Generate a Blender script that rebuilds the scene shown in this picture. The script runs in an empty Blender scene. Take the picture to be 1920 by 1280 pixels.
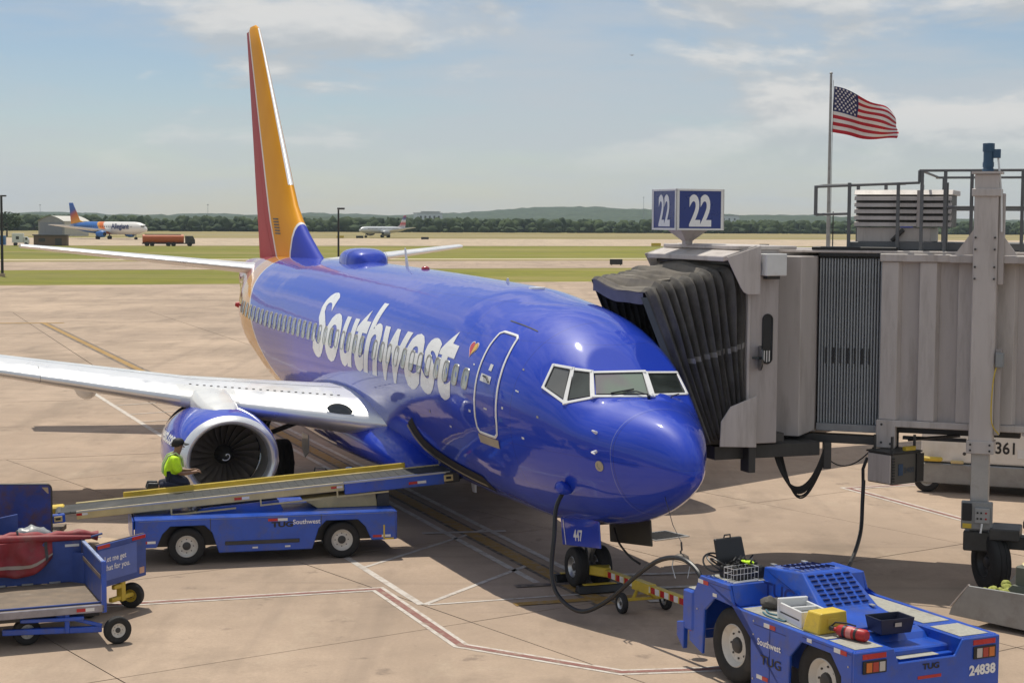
import bpy, bmesh, math, random
from mathutils import Vector, Matrix, noise
R = math.radians
SC = bpy.context.scene
COL = SC.collection
random.seed(7)

# ------------------------------------------------------------------ camera
cam_d = bpy.data.cameras.new('camera'); cam = bpy.data.objects.new('camera', cam_d); COL.objects.link(cam)
cam_d.sensor_width = 36.0; cam_d.lens = 59.55; cam_d.clip_end = 20000; cam_d.clip_start = .2
cam.matrix_world = Matrix.Translation((0, 0, 6.32)) @ Matrix.Rotation(math.pi / 2 - .0706, 4, 'X') @ Matrix.Rotation(.0066, 4, 'Z')
SC.camera = cam

# ------------------------------------------------------------------ light
SUN_EL, SUN_DIR = R(67), Vector((-.40, .917))          # the sun stands high, behind and to the left
world = bpy.data.worlds.new('World'); SC.world = world; world.use_nodes = True
def build_world():
    nt = world.node_tree; N = nt.nodes; L = nt.links
    for n in list(N): N.remove(n)
    out = N.new('ShaderNodeOutputWorld'); bg = N.new('ShaderNodeBackground')
    sky = N.new('ShaderNodeTexSky'); sky.sky_type = 'NISHITA'; sky.sun_disc = False
    sky.sun_elevation = SUN_EL
    sky.sun_rotation = math.atan2(SUN_DIR.x, SUN_DIR.y)
    sky.air_density = 1.0; sky.dust_density = .25; sky.ozone_density = 1.6; sky.altitude = 150
    tc = N.new('ShaderNodeTexCoord')
    def mapping(sc, loc=(0, 0, 0)):
        m = N.new('ShaderNodeMapping'); m.inputs['Scale'].default_value = sc; m.inputs['Location'].default_value = loc
        L.new(tc.outputs['Generated'], m.inputs['Vector']); return m
    def noi(m, scale, det, rough, dist=0):
        n = N.new('ShaderNodeTexNoise'); n.inputs['Scale'].default_value = scale; n.inputs['Detail'].default_value = det
        n.inputs['Roughness'].default_value = rough; n.inputs['Distortion'].default_value = dist
        L.new(m.outputs[0], n.inputs['Vector']); return n
    def rng(src, a, b, c=0., d=1.):
        n = N.new('ShaderNodeMapRange'); n.interpolation_type = 'SMOOTHSTEP'
        for k, v in zip(('From Min', 'From Max', 'To Min', 'To Max'), (a, b, c, d)): n.inputs[k].default_value = v
        L.new(src, n.inputs['Value']); return n.outputs[0]
    def mth(op, a, b):
        n = N.new('ShaderNodeMath'); n.operation = op
        for i, v in enumerate((a, b)):
            if isinstance(v, (int, float)): n.inputs[i].default_value = v
            else: L.new(v, n.inputs[i])
        return n.outputs[0]
    def mix(fac, a, b):
        n = N.new('ShaderNodeMix'); n.data_type = 'RGBA'
        for s, v in ((n.inputs[0], fac), (n.inputs[6], a), (n.inputs[7], b)):
            if isinstance(v, tuple): s.default_value = v
            elif isinstance(v, (int, float)): s.default_value = v
            else: L.new(v, s)
        return n.outputs[2]
    # cumulus puffs, flattened as seen from afar, and thin streaks of high cloud
    m1 = mapping((1, 1, 3.1), (1.7, 2.2, .33)); m1b = mapping((1, 1, 3.1), (1.7, 2.2, .33 + .035))
    a = noi(m1, 5.0, 9, .56, .25).outputs['Fac']; b = noi(m1b, 5.0, 9, .56, .25).outputs['Fac']
    puff = rng(a, .475, .575)
    shade = rng(mth('SUBTRACT', a, b), -.05, .07)
    m2 = mapping((1, 1, 6.5), (.4, 3.1, .9))
    veil = rng(noi(m2, 3.2, 7, .6).outputs['Fac'], .34, .64, 0, .78)
    sep = N.new('ShaderNodeSeparateXYZ'); L.new(tc.outputs['Generated'], sep.inputs[0])
    low = rng(sep.outputs['Z'], -.02, .10, 0., 1.)
    puff = mth('MULTIPLY', puff, rng(sep.outputs['Z'], .015, .07))
    hs = N.new('ShaderNodeHueSaturation'); hs.inputs['Saturation'].default_value = 1.0; hs.inputs['Value'].default_value = .60
    L.new(sky.outputs[0], hs.inputs['Color'])
    tint = N.new('ShaderNodeMix'); tint.data_type = 'RGBA'; tint.blend_type = 'MULTIPLY'; tint.inputs[0].default_value = 1
    L.new(hs.outputs[0], tint.inputs[6]); tint.inputs[7].default_value = (.97, .985, 1.06, 1)
    c = mix(veil, tint.outputs[2], (3.9, 4.2, 4.5, 1))
    pc = mix(shade, (3.8, 3.95, 4.05, 1), (5.6, 5.5, 5.3, 1))
    c = mix(mth('MULTIPLY', puff, .8), c, pc)
    L.new(c, bg.inputs['Color']); bg.inputs['Strength'].default_value = .13
    L.new(bg.outputs[0], out.inputs['Surface'])
build_world()
sun_d = bpy.data.lights.new('sun', 'SUN'); sun_d.energy = 3.6; sun_d.angle = R(.53); sun_d.color = (1, .94, .83)
sun = bpy.data.objects.new('sun', sun_d); COL.objects.link(sun)
sd = Vector((SUN_DIR.x * math.cos(SUN_EL), SUN_DIR.y * math.cos(SUN_EL), math.sin(SUN_EL))).normalized()
sun.rotation_euler = sd.to_track_quat('Z', 'Y').to_euler(); sun.location = (0, 0, 60)
vs = SC.view_settings; vs.view_transform = 'Standard'; vs.look = 'None'; vs.gamma = 1; vs.use_curve_mapping = False; vs.exposure = .05
SC.cycles.max_bounces = 6; SC.cycles.glossy_bounces = 3; SC.cycles.transmission_bounces = 4; SC.cycles.volume_bounces = 0
SC.cycles.use_adaptive_sampling = True

# ------------------------------------------------------------------ materials
MATS = {}
def _p(m): return m.node_tree.nodes['Principled BSDF']
def mat(name, col, rough=.5, metal=0., coat=0., var=.10, scale=3.0, bump=0., dirt=None, dscale=1.5, dlo=.55, dhi=.75, stretch=None, world_co=False, spec=.5):
    """plain Principled material with an uneven tone, an uneven gloss and, if given, worn or dirty patches"""
    if name in MATS: return MATS[name]
    m = bpy.data.materials.new(name); m.use_nodes = True; MATS[name] = m
    N = m.node_tree.nodes; L = m.node_tree.links; P = _p(m)
    P.inputs['Metallic'].default_value = metal; P.inputs['Coat Weight'].default_value = coat; P.inputs['Coat Roughness'].default_value = .05
    P.inputs['Specular IOR Level'].default_value = spec
    if world_co:
        g = N.new('ShaderNodeNewGeometry'); co = g.outputs['Position']
    else:
        g = N.new('ShaderNodeTexCoord'); co = g.outputs['Object']
    if stretch:
        mp = N.new('ShaderNodeMapping'); mp.inputs['Scale'].default_value = stretch; L.new(co, mp.inputs['Vector']); co = mp.outputs[0]
    n = N.new('ShaderNodeTexNoise'); n.inputs['Scale'].default_value = scale; n.inputs['Detail'].default_value = 6; n.inputs['Roughness'].default_value = .62
    L.new(co, n.inputs['Vector'])
    mr = N.new('ShaderNodeMapRange'); L.new(n.outputs['Fac'], mr.inputs['Value'])
    for k, v in zip(('From Min', 'From Max', 'To Min', 'To Max'), (.3, .7, 1 - var, 1 + var)): mr.inputs[k].default_value = v
    mx = N.new('ShaderNodeMix'); mx.data_type = 'RGBA'; mx.blend_type = 'MULTIPLY'; mx.inputs[0].default_value = 1
    mx.inputs[6].default_value = (*col, 1); L.new(mr.outputs[0], mx.inputs[7]); c = mx.outputs[2]
    if dirt:
        n2 = N.new('ShaderNodeTexNoise'); n2.inputs['Scale'].default_value = dscale; n2.inputs['Detail'].default_value = 8; n2.inputs['Roughness'].default_value = .68
        L.new(co, n2.inputs['Vector'])
        r2 = N.new('ShaderNodeMapRange'); L.new(n2.outputs['Fac'], r2.inputs['Value'])
        for k, v in zip(('From Min', 'From Max'), (dlo, dhi)): r2.inputs[k].default_value = v
        m2 = N.new('ShaderNodeMix'); m2.data_type = 'RGBA'; L.new(r2.outputs[0], m2.inputs[0]); L.new(c, m2.inputs[6]); m2.inputs[7].default_value = (*dirt, 1); c = m2.outputs[2]
    L.new(c, P.inputs['Base Color'])
    rr = N.new('ShaderNodeMapRange'); L.new(n.outputs['Fac'], rr.inputs['Value'])
    for k, v in zip(('From Min', 'From Max', 'To Min', 'To Max'), (.3, .7, max(.02, rough * .8), min(1, rough * 1.2))): rr.inputs[k].default_value = v
    L.new(rr.outputs[0], P.inputs['Roughness'])
    if bump:
        b = N.new('ShaderNodeBump'); b.inputs['Strength'].default_value = bump; b.inputs['Distance'].default_value = .02
        L.new(n.outputs['Fac'], b.inputs['Height']); L.new(b.outputs[0], P.inputs['Normal'])
    return m
def emat(name, col, s):
    m = mat(name, col, .4); _p(m).inputs['Emission Color'].default_value = (*col, 1); _p(m).inputs['Emission Strength'].default_value = s; return m

M_white = mat('white_paint', (.74, .74, .72), .32, coat=.3, var=.06, dirt=(.52, .50, .46), dlo=.56, dhi=.85)
M_mark = mat('aircraft_white', (.86, .86, .85), .3, coat=.4, var=.03)
M_chrome = mat('polished_aluminium', (.82, .82, .82), .34, metal=.7, var=.05, scale=2, stretch=(1, 1, 1))
M_wing = mat('wing_grey_paint', (.74, .745, .75), .30, coat=.3, var=.05, scale=1.2, dirt=(.55, .55, .54), dscale=.8)
M_alu = mat('bare_metal', (.55, .55, .54), .38, metal=.9, var=.12)
M_dark = mat('dark_metal', (.05, .048, .045), .5, var=.3)
M_black = mat('black_plastic', (.018, .018, .019), .42, var=.25)
M_rubber = mat('tyre_rubber', (.024, .023, .022), .82, var=.3, scale=9, bump=.2, dirt=(.10, .09, .08), dlo=.58, dhi=.9)
M_rim = mat('white_rim', (.66, .63, .57), .42, var=.10, dirt=(.34, .29, .23), dscale=4, dlo=.55, dhi=.85)
M_tblue = mat('vehicle_blue', (.016, .088, .50), .33, coat=.35, var=.13, scale=2.5, dirt=(.085, .10, .22), dscale=3.2, dlo=.50, dhi=.78)
M_wblue = mat('worn_cart_blue', (.045, .085, .30), .55, var=.22, scale=3, dirt=(.20, .14, .12), dscale=2.6, dlo=.56, dhi=.82)
M_yel = mat('yellow_paint', (.66, .47, .05), .45, var=.12, dirt=(.35, .26, .08), dscale=4, dlo=.55, dhi=.9)
M_cream = mat('cream_rail', (.62, .50, .24), .5, var=.14, dirt=(.40, .33, .20), dscale=4, dlo=.52, dhi=.9)
M_red = mat('red_paint', (.40, .018, .02), .4, var=.14)
M_reflr = mat('red_reflector', (.50, .015, .02), .25, coat=.4, var=.1)
M_reflw = mat('white_reflector', (.78, .77, .74), .3, coat=.3, var=.05)
M_belt = mat('conveyor_rubber', (.034, .036, .036), .75, var=.25, scale=6, dirt=(.14, .13, .12), dlo=.55, dhi=.9)
M_grey = mat('bridge_grey_paint', (.45, .405, .38), .5, var=.08, scale=1.6, dirt=(.27, .23, .20), dscale=1.7, dlo=.50, dhi=.80, stretch=(2.2, 2.2, .30))
M_grey2 = mat('bridge_light_grey', (.55, .50, .465), .48, var=.08, scale=1.4, dirt=(.32, .275, .24), dscale=1.9, dlo=.50, dhi=.82, stretch=(2.4, 2.4, .30))
M_rail = mat('railing_grey', (.13, .135, .14), .55, var=.15)
M_galv = mat('galvanised_sheet', (.30, .31, .31), .45, metal=.35, var=.16, scale=2.2, dirt=(.20, .19, .18), dscale=3, dlo=.5, dhi=.85)
M_corr = mat('corrugated_steel', (.36, .38, .39), .5, metal=.1, var=.14, scale=1.5)
M_canvas = mat('canopy_canvas', (.088, .080, .071), .85, var=.25, scale=5, bump=.25, dirt=(.15, .138, .12), dscale=2.4, dlo=.48, dhi=.75)
M_canvas2 = mat('sunlit_roof_canvas', (.17, .15, .125), .9, var=.25, scale=3, bump=.3, dirt=(.10, .09, .08), dscale=2)  # lighter copy of the canvas: sunlight on the canopy top put into colour
M_floor = mat('cart_deck', (.19, .145, .105), .8, var=.3, scale=4, dirt=(.30, .25, .20), dscale=3)
M_card = mat('cardboard', (.46, .34, .22), .85, var=.08)
M_tarp = mat('red_tarpaulin', (.27, .028, .035), .62, var=.22, scale=4, dirt=(.22, .13, .11), dscale=3, dlo=.5, dhi=.85, bump=.2)
M_glass = mat('cockpit_glass', (.11, .13, .12), .06, coat=1, var=.25, scale=1.4)
M_tread = mat('grip_tread', (.36, .35, .30), .85, var=.18, scale=25, dirt=(.25, .23, .19), dscale=3)
M_lens = mat('dark_lens', (.035, .04, .04), .12, coat=1, var=.2)

# ------------------------------------------------------------------ mesh helpers
class MB:
    def __init__(s): s.v = []; s.f = []; s.mi = []
    def add(s, vs, fs, mi=0):
        o = len(s.v); s.v += [tuple(p) for p in vs]; s.f += [tuple(i + o for i in f) for f in fs]; s.mi += [mi] * len(fs); return s
    def bx(s, x0, x1, y0, y1, z0, z1, mi=0):
        return s.add([(x0,y0,z0),(x1,y0,z0),(x1,y1,z0),(x0,y1,z0),(x0,y0,z1),(x1,y0,z1),(x1,y1,z1),(x0,y1,z1)],
                     [(3,2,1,0),(4,5,6,7),(0,1,5,4),(1,2,6,5),(2,3,7,6),(3,0,4,7)], mi)
    def hexa(s, p, mi=0):          # eight corners, bottom four then top four
        return s.add(p, [(3,2,1,0),(4,5,6,7),(0,1,5,4),(1,2,6,5),(2,3,7,6),(3,0,4,7)], mi)
    def prism(s, poly, a, b, ax='y', mi=0):
        n = len(poly)
        def P(u, w, t): return {'y': (u, t, w), 'x': (t, u, w), 'z': (u, w, t)}[ax]
        vs = [P(u, w, a) for u, w in poly] + [P(u, w, b) for u, w in poly]
        fs = [tuple(range(n - 1, -1, -1)), tuple(range(n, 2 * n))] + [(i, (i + 1) % n, (i + 1) % n + n, i + n) for i in range(n)]
        return s.add(vs, fs, mi)
    def rings(s, rs, close=True, cap0=False, cap1=False, mi=0):
        n = len(rs[0]); vs = [p for r in rs for p in r]; fs = []
        for i in range(len(rs) - 1):
            for j in range(n if close else n - 1):
                k = (j + 1) % n; fs.append((i * n + j, i * n + k, (i + 1) * n + k, (i + 1) * n + j))
        if cap0: fs.append(tuple(range(n - 1, -1, -1)))
        if cap1: fs.append(tuple(range((len(rs) - 1) * n, len(rs) * n)))
        return s.add(vs, fs, mi)
    def cyl(s, p0, p1, r0, r1=None, n=14, cap=True, mi=0):
        p0 = Vector(p0); p1 = Vector(p1); r1 = r0 if r1 is None else r1
        d = (p1 - p0).normalized(); u = d.orthogonal().normalized(); w = d.cross(u)
        ring = lambda c, r: [c + (u * math.cos(2*math.pi*i/n) + w * math.sin(2*math.pi*i/n)) * r for i in range(n)]
        return s.rings([ring(p0, r0), ring(p1, r1)], True, cap, cap, mi)
    def lathe(s, prof, p0, d, n=32, mi=0, cap0=False, cap1=False):
        p0 = Vector(p0); d = Vector(d).normalized(); u = d.orthogonal().normalized(); w = d.cross(u)
        return s.rings([[p0 + d * a + (u * math.cos(2*math.pi*i/n) + w * math.sin(2*math.pi*i/n)) * r for i in range(n)] for a, r in prof], True, cap0, cap1, mi)
    def tube(s, pts, r, n=8, cap=True, mi=0):
        pts = [Vector(p) for p in pts]; rs = []; u = None
        for i, p in enumerate(pts):
            d = (pts[min(i+1, len(pts)-1)] - pts[max(i-1, 0)]).normalized()
            u = d.orthogonal().normalized() if u is None else (u - d * u.dot(d)).normalized()
            w = d.cross(u); rr = r[i] if isinstance(r, (list, tuple)) else r
            rs.append([p + (u * math.cos(2*math.pi*k/n) + w * math.sin(2*math.pi*k/n)) * rr for k in range(n)])
        return s.rings(rs, True, cap, cap, mi)
    def bar(s, p0, p1, w, h, mi=0):  # rectangular bar, w sideways, h in its upright direction
        p0 = Vector(p0); p1 = Vector(p1); d = (p1 - p0).normalized(); up = Vector((0, 0, 1))
        if abs(d.z) > .95: up = Vector((1, 0, 0))
        sd_ = d.cross(up).normalized(); up = sd_.cross(d)
        q = [sd_ * (a * w / 2) + up * (b * h / 2) for a, b in ((-1,-1),(1,-1),(1,1),(-1,1))]
        return s.rings([[p0 + k for k in q], [p1 + k for k in q]], True, True, True, mi)
    def build(s, name, mats, parent=None, smooth=30, bevel=0., seg=1, label=None, fix=True):
        me = bpy.data.meshes.new(name); me.from_pydata(s.v, [], s.f)
        ms = mats if isinstance(mats, (list, tuple)) else [mats]
        for m in ms: me.materials.append(m)
        if len(ms) > 1: me.polygons.foreach_set('material_index', s.mi)
        if fix:
            b = bmesh.new(); b.from_mesh(me); bmesh.ops.recalc_face_normals(b, faces=b.faces); b.to_mesh(me); b.free()
        if smooth:
            me.polygons.foreach_set('use_smooth', [True] * len(me.polygons)); me.set_sharp_from_angle(angle=R(smooth))
        me.update()
        o = bpy.data.objects.new(name, me); COL.objects.link(o)
        if parent: o.parent = parent
        if bevel:
            b = o.modifiers.new('bevel', 'BEVEL'); b.width = bevel; b.segments = seg; b.limit_method = 'ANGLE'; b.angle_limit = R(40)
        if label: o['label'] = label
        return o
def tag(o, label=None, cat=None, group=None, kind=None):
    if label: o['label'] = label
    if cat: o['category'] = cat
    if group: o['group'] = group
    if kind: o['kind'] = kind
    return o
def thing(name, label, cat, loc=(0, 0, 0), rz=0., group=None):
    o = bpy.data.objects.new(name, None); COL.objects.link(o); o.empty_display_size = .2
    o.location = loc; o.rotation_euler = (0, 0, rz); return tag(o, label, cat, group)
def copy_tree(o, parent=None):
    c = o.copy(); COL.objects.link(c)
    if parent: c.parent = parent
    for ch in list(o.children): copy_tree(ch, c)
    return c
def bez(p0, p1, p2, p3, n=16):
    p0, p1, p2, p3 = map(Vector, (p0, p1, p2, p3)); o = []
    for i in range(n + 1):
        t = i / n; o.append(p0*(1-t)**3 + p1*3*t*(1-t)**2 + p2*3*t*t*(1-t) + p3*t**3)
    return o
def spline(pts, n=8):
    pts = [Vector(p) for p in pts]; o = []
    for i in range(len(pts) - 1):
        a, b, c, d = pts[max(i-1, 0)], pts[i], pts[i+1], pts[min(i+2, len(pts)-1)]
        for k in range(n):
            t = k / n; o.append(.5*((2*b) + (c-a)*t + (2*a-5*b+4*c-d)*t*t + (3*b-a-3*c+d)*t**3))
    return o + [pts[-1]]
def text2d(s, size, bold=0., sx=1., cut=0., space=1.):
    """flat lettering: vertices (x, y) and faces, baseline at y 0, starting at x 0; cut slices it into strips so it can be bent"""
    cu = bpy.data.curves.new('t', 'FONT'); cu.body = s; cu.size = size; cu.offset = bold; cu.resolution_u = 4; cu.space_character = space
    ob = bpy.data.objects.new('t', cu); me = bpy.data.meshes.new_from_object(ob)
    b = bmesh.new(); b.from_mesh(me)
    bmesh.ops.triangulate(b, faces=b.faces)
    if cut:
        y = min(v.co.y for v in b.verts) + cut; top = max(v.co.y for v in b.verts)
        while y < top:
            bmesh.ops.bisect_plane(b, geom=b.verts[:] + b.edges[:] + b.faces[:], plane_co=(0, y, 0), plane_no=(0, 1, 0)); y += cut
    b.verts.index_update(); x0 = min(v.co.x for v in b.verts)
    vs = [((v.co.x - x0) * sx, v.co.y) for v in b.verts]; fs = [tuple(v.index for v in f.verts) for f in b.faces]
    b.free(); bpy.data.objects.remove(ob); bpy.data.curves.remove(cu); bpy.data.meshes.remove(me)
    return vs, fs
def text_on(s, size, origin, right, up, m, name='lettering', parent=None, bold=0., sx=1., center=False, off=.004, space=1.):
    vs, fs = text2d(s, size, bold, sx, space=space); o, r, u = Vector(origin), Vector(right).normalized(), Vector(up).normalized(); n = r.cross(u)
    w = max(v[0] for v in vs) if center else 0
    mb = MB().add([o + r * (x - w / 2) + u * y + n * off for x, y in vs], fs)
    return mb.build(name, m, parent, smooth=0, fix=False)
def wheel(parent, c, r, w, axis=(0, 1, 0), rim=.55, mrim=None, name='wheel', n=28, hub=None):
    """tyre with rounded shoulders and grooves, dished rim, hub; faces both ways along axis"""
    c = Vector(c); a = Vector(axis).normalized(); ri = r * rim
    t = MB(); h = w / 2
    t.lathe([(-h*.80, ri), (-h*.98, ri*1.12), (-h, r*.80), (-h*.92, r*.93), (-h*.72, r*.99), (-h*.34, r), (-h*.30, r*.975), (-h*.24, r), (h*.24, r), (h*.30, r*.975), (h*.34, r), (h*.72, r*.99), (h*.92, r*.93), (h, r*.80), (h*.98, ri*1.12), (h*.80, ri)], c, a, n)
    w_ = bpy.data.objects.new(name, None); COL.objects.link(w_); w_.parent = parent; w_.empty_display_size = .1
    t.build('tyre', M_rubber, w_, 40)
    q = MB()
    for s in (-1, 1):
        q.lathe([(s*h*.80, ri*1.02), (s*h*.86, ri*.97), (s*h*.70, ri*.90), (s*h*.35, ri*.80), (s*h*.28, ri*.60), (s*h*.42, ri*.45), (s*h*.42, ri*.30)], c, a, n)
    q.build('rim', mrim or M_rim, w_, 40)
    hb = MB()
    for s in (-1, 1):
        hb.lathe([(s*h*.3, ri*.42), (s*h*.62, ri*.34), (s*h*.72, ri*.2), (s*h*.72, 0.001)], c, a, 14)
        u = a.orthogonal().normalized(); v = a.cross(u)
        for k in range(8):
            p = c + a * (s*h*.26) + (u*math.cos(k*math.pi/4) + v*math.sin(k*math.pi/4)) * ri * .62
            hb.cyl(p, p + a * (s*h*.12), ri*.055, n=6)
    hb.build('hub', hub or M_dark, w_, 40)
    return w_
# ================================================================== the setting
GA = R(20.8)                                   # runways, taxiways and the parked jet's cross axis run at this angle
gx, gy = Vector((math.cos(GA), math.sin(GA))), Vector((-math.sin(GA), math.cos(GA)))
def gpt(a, b, z=0.): v = gx * a + gy * b; return (v.x, v.y, z)

def node_mat(name, base, fn, rough=.85):
    m = bpy.data.materials.new(name); m.use_nodes = True; N = m.node_tree.nodes; L = m.node_tree.links; P = _p(m)
    P.inputs['Roughness'].default_value = rough; P.inputs['Specular IOR Level'].default_value = .25
    g = N.new('ShaderNodeNewGeometry'); pos = g.outputs['Position']
    def noi(scale, det=6, ro=.6, st=None, rot=0, dist=0):
        co = pos
        if st or rot:
            mp = N.new('ShaderNodeMapping'); mp.inputs['Scale'].default_value = st or (1, 1, 1); mp.inputs['Rotation'].default_value = (0, 0, rot); L.new(co, mp.inputs['Vector']); co = mp.outputs[0]
        n = N.new('ShaderNodeTexNoise'); n.inputs['Scale'].default_value = scale; n.inputs['Detail'].default_value = det; n.inputs['Roughness'].default_value = ro; n.inputs['Distortion'].default_value = dist
        L.new(co, n.inputs['Vector']); return n.outputs['Fac']
    def rng(src, a, b, c=0., d=1.):
        n = N.new('ShaderNodeMapRange')
        for k, v in zip(('From Min', 'From Max', 'To Min', 'To Max'), (a, b, c, d)): n.inputs[k].default_value = v
        L.new(src, n.inputs['Value']); return n.outputs[0]
    def mix(fac, a, b, mode='MIX'):
        n = N.new('ShaderNodeMix'); n.data_type = 'RGBA'; n.blend_type = mode
        for s, v in ((n.inputs[0], fac), (n.inputs[6], a), (n.inputs[7], b)):
            if isinstance(v, tuple): s.default_value = (*v, 1)
            elif isinstance(v, (int, float)): s.default_value = v
            else: L.new(v, s)
        return n.outputs[2]
    global info; info = N.new('ShaderNodeObjectInfo').outputs['Random']
    c, h = fn(noi, rng, mix, base); L.new(c, P.inputs['Base Color'])
    if h is not None:
        b = N.new('ShaderNodeBump'); b.inputs['Strength'].default_value = .35; b.inputs['Distance'].default_value = .01; L.new(h, b.inputs['Height']); L.new(b.outputs[0], P.inputs['Normal'])
    return m
def f_conc(noi, rng, mix, base):
    dk = lambda k: tuple(x * k for x in base)
    c = mix(rng(noi(.11, 5, .62), .36, .64), dk(.74), dk(1.12))
    c = mix(rng(info, 0, 1, 0, .26), c, tuple(x * k for x, k in zip(base, (.70, .70, .74))))          # slabs poured at different times
    c = mix(rng(noi(1.1, 8, .72), .42, .68, 0, .45), c, dk(.66))
    c = mix(rng(noi(.42, 7, .66, (1, .30, 1), R(-15)), .52, .66, 0, .44), c, (.20, .155, .115))     # fuel and oil stains, drawn out
    c = mix(rng(noi(.17, 8, .70), .54, .66, 0, .48), c, (.185, .145, .108))
    c = mix(rng(noi(.6, 4, .55, (.09, 2.4, 1), R(30)), .56, .68, 0, .26), c, (.15, .122, .10))      # tyre tracks
    c = mix(rng(noi(.6, 4, .55, (2.0, .08, 1), R(-12)), .57, .68, 0, .20), c, (.16, .128, .104))
    c = mix(rng(noi(1.3, 6, .66), .62, .70, 0, .55), c, (.14, .108, .085))                           # spots
    c = mix(rng(noi(.8, 6, .7, (1, .5, 1), R(40)), .58, .72, 0, .30), c, (.56, .46, .34))            # bleached, scrubbed places
    g = noi(19, 5, .78)
    c = mix(rng(g, .34, .66, 0, .34), c, dk(.52))
    return c, g
M_conc = node_mat('apron_concrete', (.50, .378, .278), f_conc)
M_conc2 = node_mat('far_concrete', (.58, .455, .32), f_conc)
def f_grass(noi, rng, mix, base):
    c = mix(rng(noi(.02, 5, .6, (.35, 1, 1), -GA), .35, .68), (.115, .140, .008), (.26, .245, .024))
    c = mix(rng(noi(.25, 6, .7), .4, .75, 0, .6), c, (.075, .085, .018))
    c = mix(rng(noi(.012, 6, .7), .45, .62, 0, .5), c, (.28, .235, .07))
    return mix(rng(noi(.06, 6, .65, (.25, 1, 1), -GA), .46, .70, 0, .8), c, (.29, .23, .09)), noi(6, 4, .7)
M_grass = node_mat('airfield_grass', (.1, .1, .02), f_grass, .95)
def f_dry(noi, rng, mix, base):
    c = mix(rng(noi(.03, 5, .6, (.2, 1, 1), -GA), .35, .68), (.22, .18, .065), (.36, .29, .14))
    return mix(rng(noi(.2, 6, .7), .5, .8, 0, .6), c, (.14, .13, .04)), noi(6, 4, .7)
M_dry = node_mat('dry_grass', (.3, .25, .1), f_dry, .95)

MB().add([(-3450, -149, -.06), (3450, -149, -.06), (3450, 5150, -.06), (-3450, 5150, -.06)], [(0, 1, 2, 3)]).build('ground', M_grass, None, 0)['kind'] = 'structure'
def sheet(name, pts, m, z):
    o = MB().add([(*p, z) for p in pts], [tuple(range(len(pts)))]).build(name, m, None, 0); o['kind'] = 'structure'; return o
def band(name, b0, b1, m, z, a0=-900, a1=1500, wob=0., n=40):
    top = []; bot = []
    for i in range(n + 1):
        a = a0 + (a1 - a0) * i / n
        w0 = wob * (noise.noise(Vector((a * .012, b0 * .1, 3))) ); w1 = wob * (noise.noise(Vector((a * .012, b1 * .1, 9))))
        bot.append(gpt(a, b0 + w0)[:2]); top.append(gpt(a, b1 + w1)[:2])
    vs = [(*p, z) for p in bot] + [(*p, z) for p in top]; k = n + 1
    o = MB().add(vs, [(i, i + 1, k + i + 1, k + i) for i in range(n)]).build(name, m, None, 0); o['kind'] = 'structure'; return o

# apron: a sheet of grey bedding with the concrete slabs standing on it, joint by joint
AE = 166.                                     # far edge of the apron, measured across the bands
apron = MB().add([gpt(-260, -60, -.02), gpt(330, -60, -.02), gpt(330, AE, -.02), gpt(-260, AE, -.02)], [(0, 1, 2, 3)]).build('apron', mat('joint_filler', (.13, .10, .08), .9, var=.3), None, 0)
apron['kind'] = 'structure'
def clip(poly, p, n):
    out = []
    for i in range(len(poly)):
        a, b = Vector(poly[i]), Vector(poly[(i + 1) % len(poly)]); da, db = (a - p).dot(n), (b - p).dot(n)
        if da >= 0: out.append(a)
        if da * db < 0: out.append(a + (b - a) * (da / (da - db)))
    return out
def slab(poly, top=0.):
    if len(poly) < 3: return
    ar = sum(poly[i].x * poly[(i+1) % len(poly)].y - poly[(i+1) % len(poly)].x * poly[i].y for i in range(len(poly))) / 2
    if abs(ar) < .15: return
    c = sum(poly, Vector((0, 0))) / len(poly)
    dz = random.uniform(-.002, .001)
    MB().prism([(p.x - c.x, p.y - c.y) for p in poly], -.016, top + dz, 'z').build('slab', M_conc, apron, 0).location = (c.x, c.y, 0)
B1, B2 = 46., 118.                            # near slabs, then the far ones laid square to the taxiway, then one sheet
NA = R(35.5); nx, ny = Vector((math.cos(NA), math.sin(NA))), Vector((-math.sin(NA), math.cos(NA)))
J0 = Vector((-.62, 26.43)); W = 5.9; gap = .011
vis = lambda p, m=4: p.y > 17 and abs(p.x) < .32 * p.y + m
for i in range(-9, 10):
    for j in range(-9, 10):
        q = [J0 + nx * (W * (i + a) + s * gap) + ny * (W * (j + b) + t * gap) for a, b, s, t in ((0, 0, 1, 1), (1, 0, -1, 1), (1, 1, -1, -1), (0, 1, 1, -1))]
        if any(vis(p) for p in q): slab(clip(q, gy * (B1 - .02), -gy))
for i in range(-8, 9):
    for j in range(0, 10):
        b0 = B1 + 7.2 * j
        if b0 + 7.3 > B2 + .1: continue
        q = [gx * (9 * (i + a) + s * .02) + gy * (b0 + 7.2 * b + t * .02) for a, b, s, t in ((0, 0, 1, 1), (1, 0, -1, 1), (1, 1, -1, -1), (0, 1, 1, -1))]
        if any(vis(p, 8) for p in q): slab(q)
sheet('apron_far', [gpt(-260, B2, 0)[:2], gpt(330, B2, 0)[:2], gpt(330, AE, 0)[:2], gpt(-260, AE, 0)[:2]], M_conc, -.002)

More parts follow.
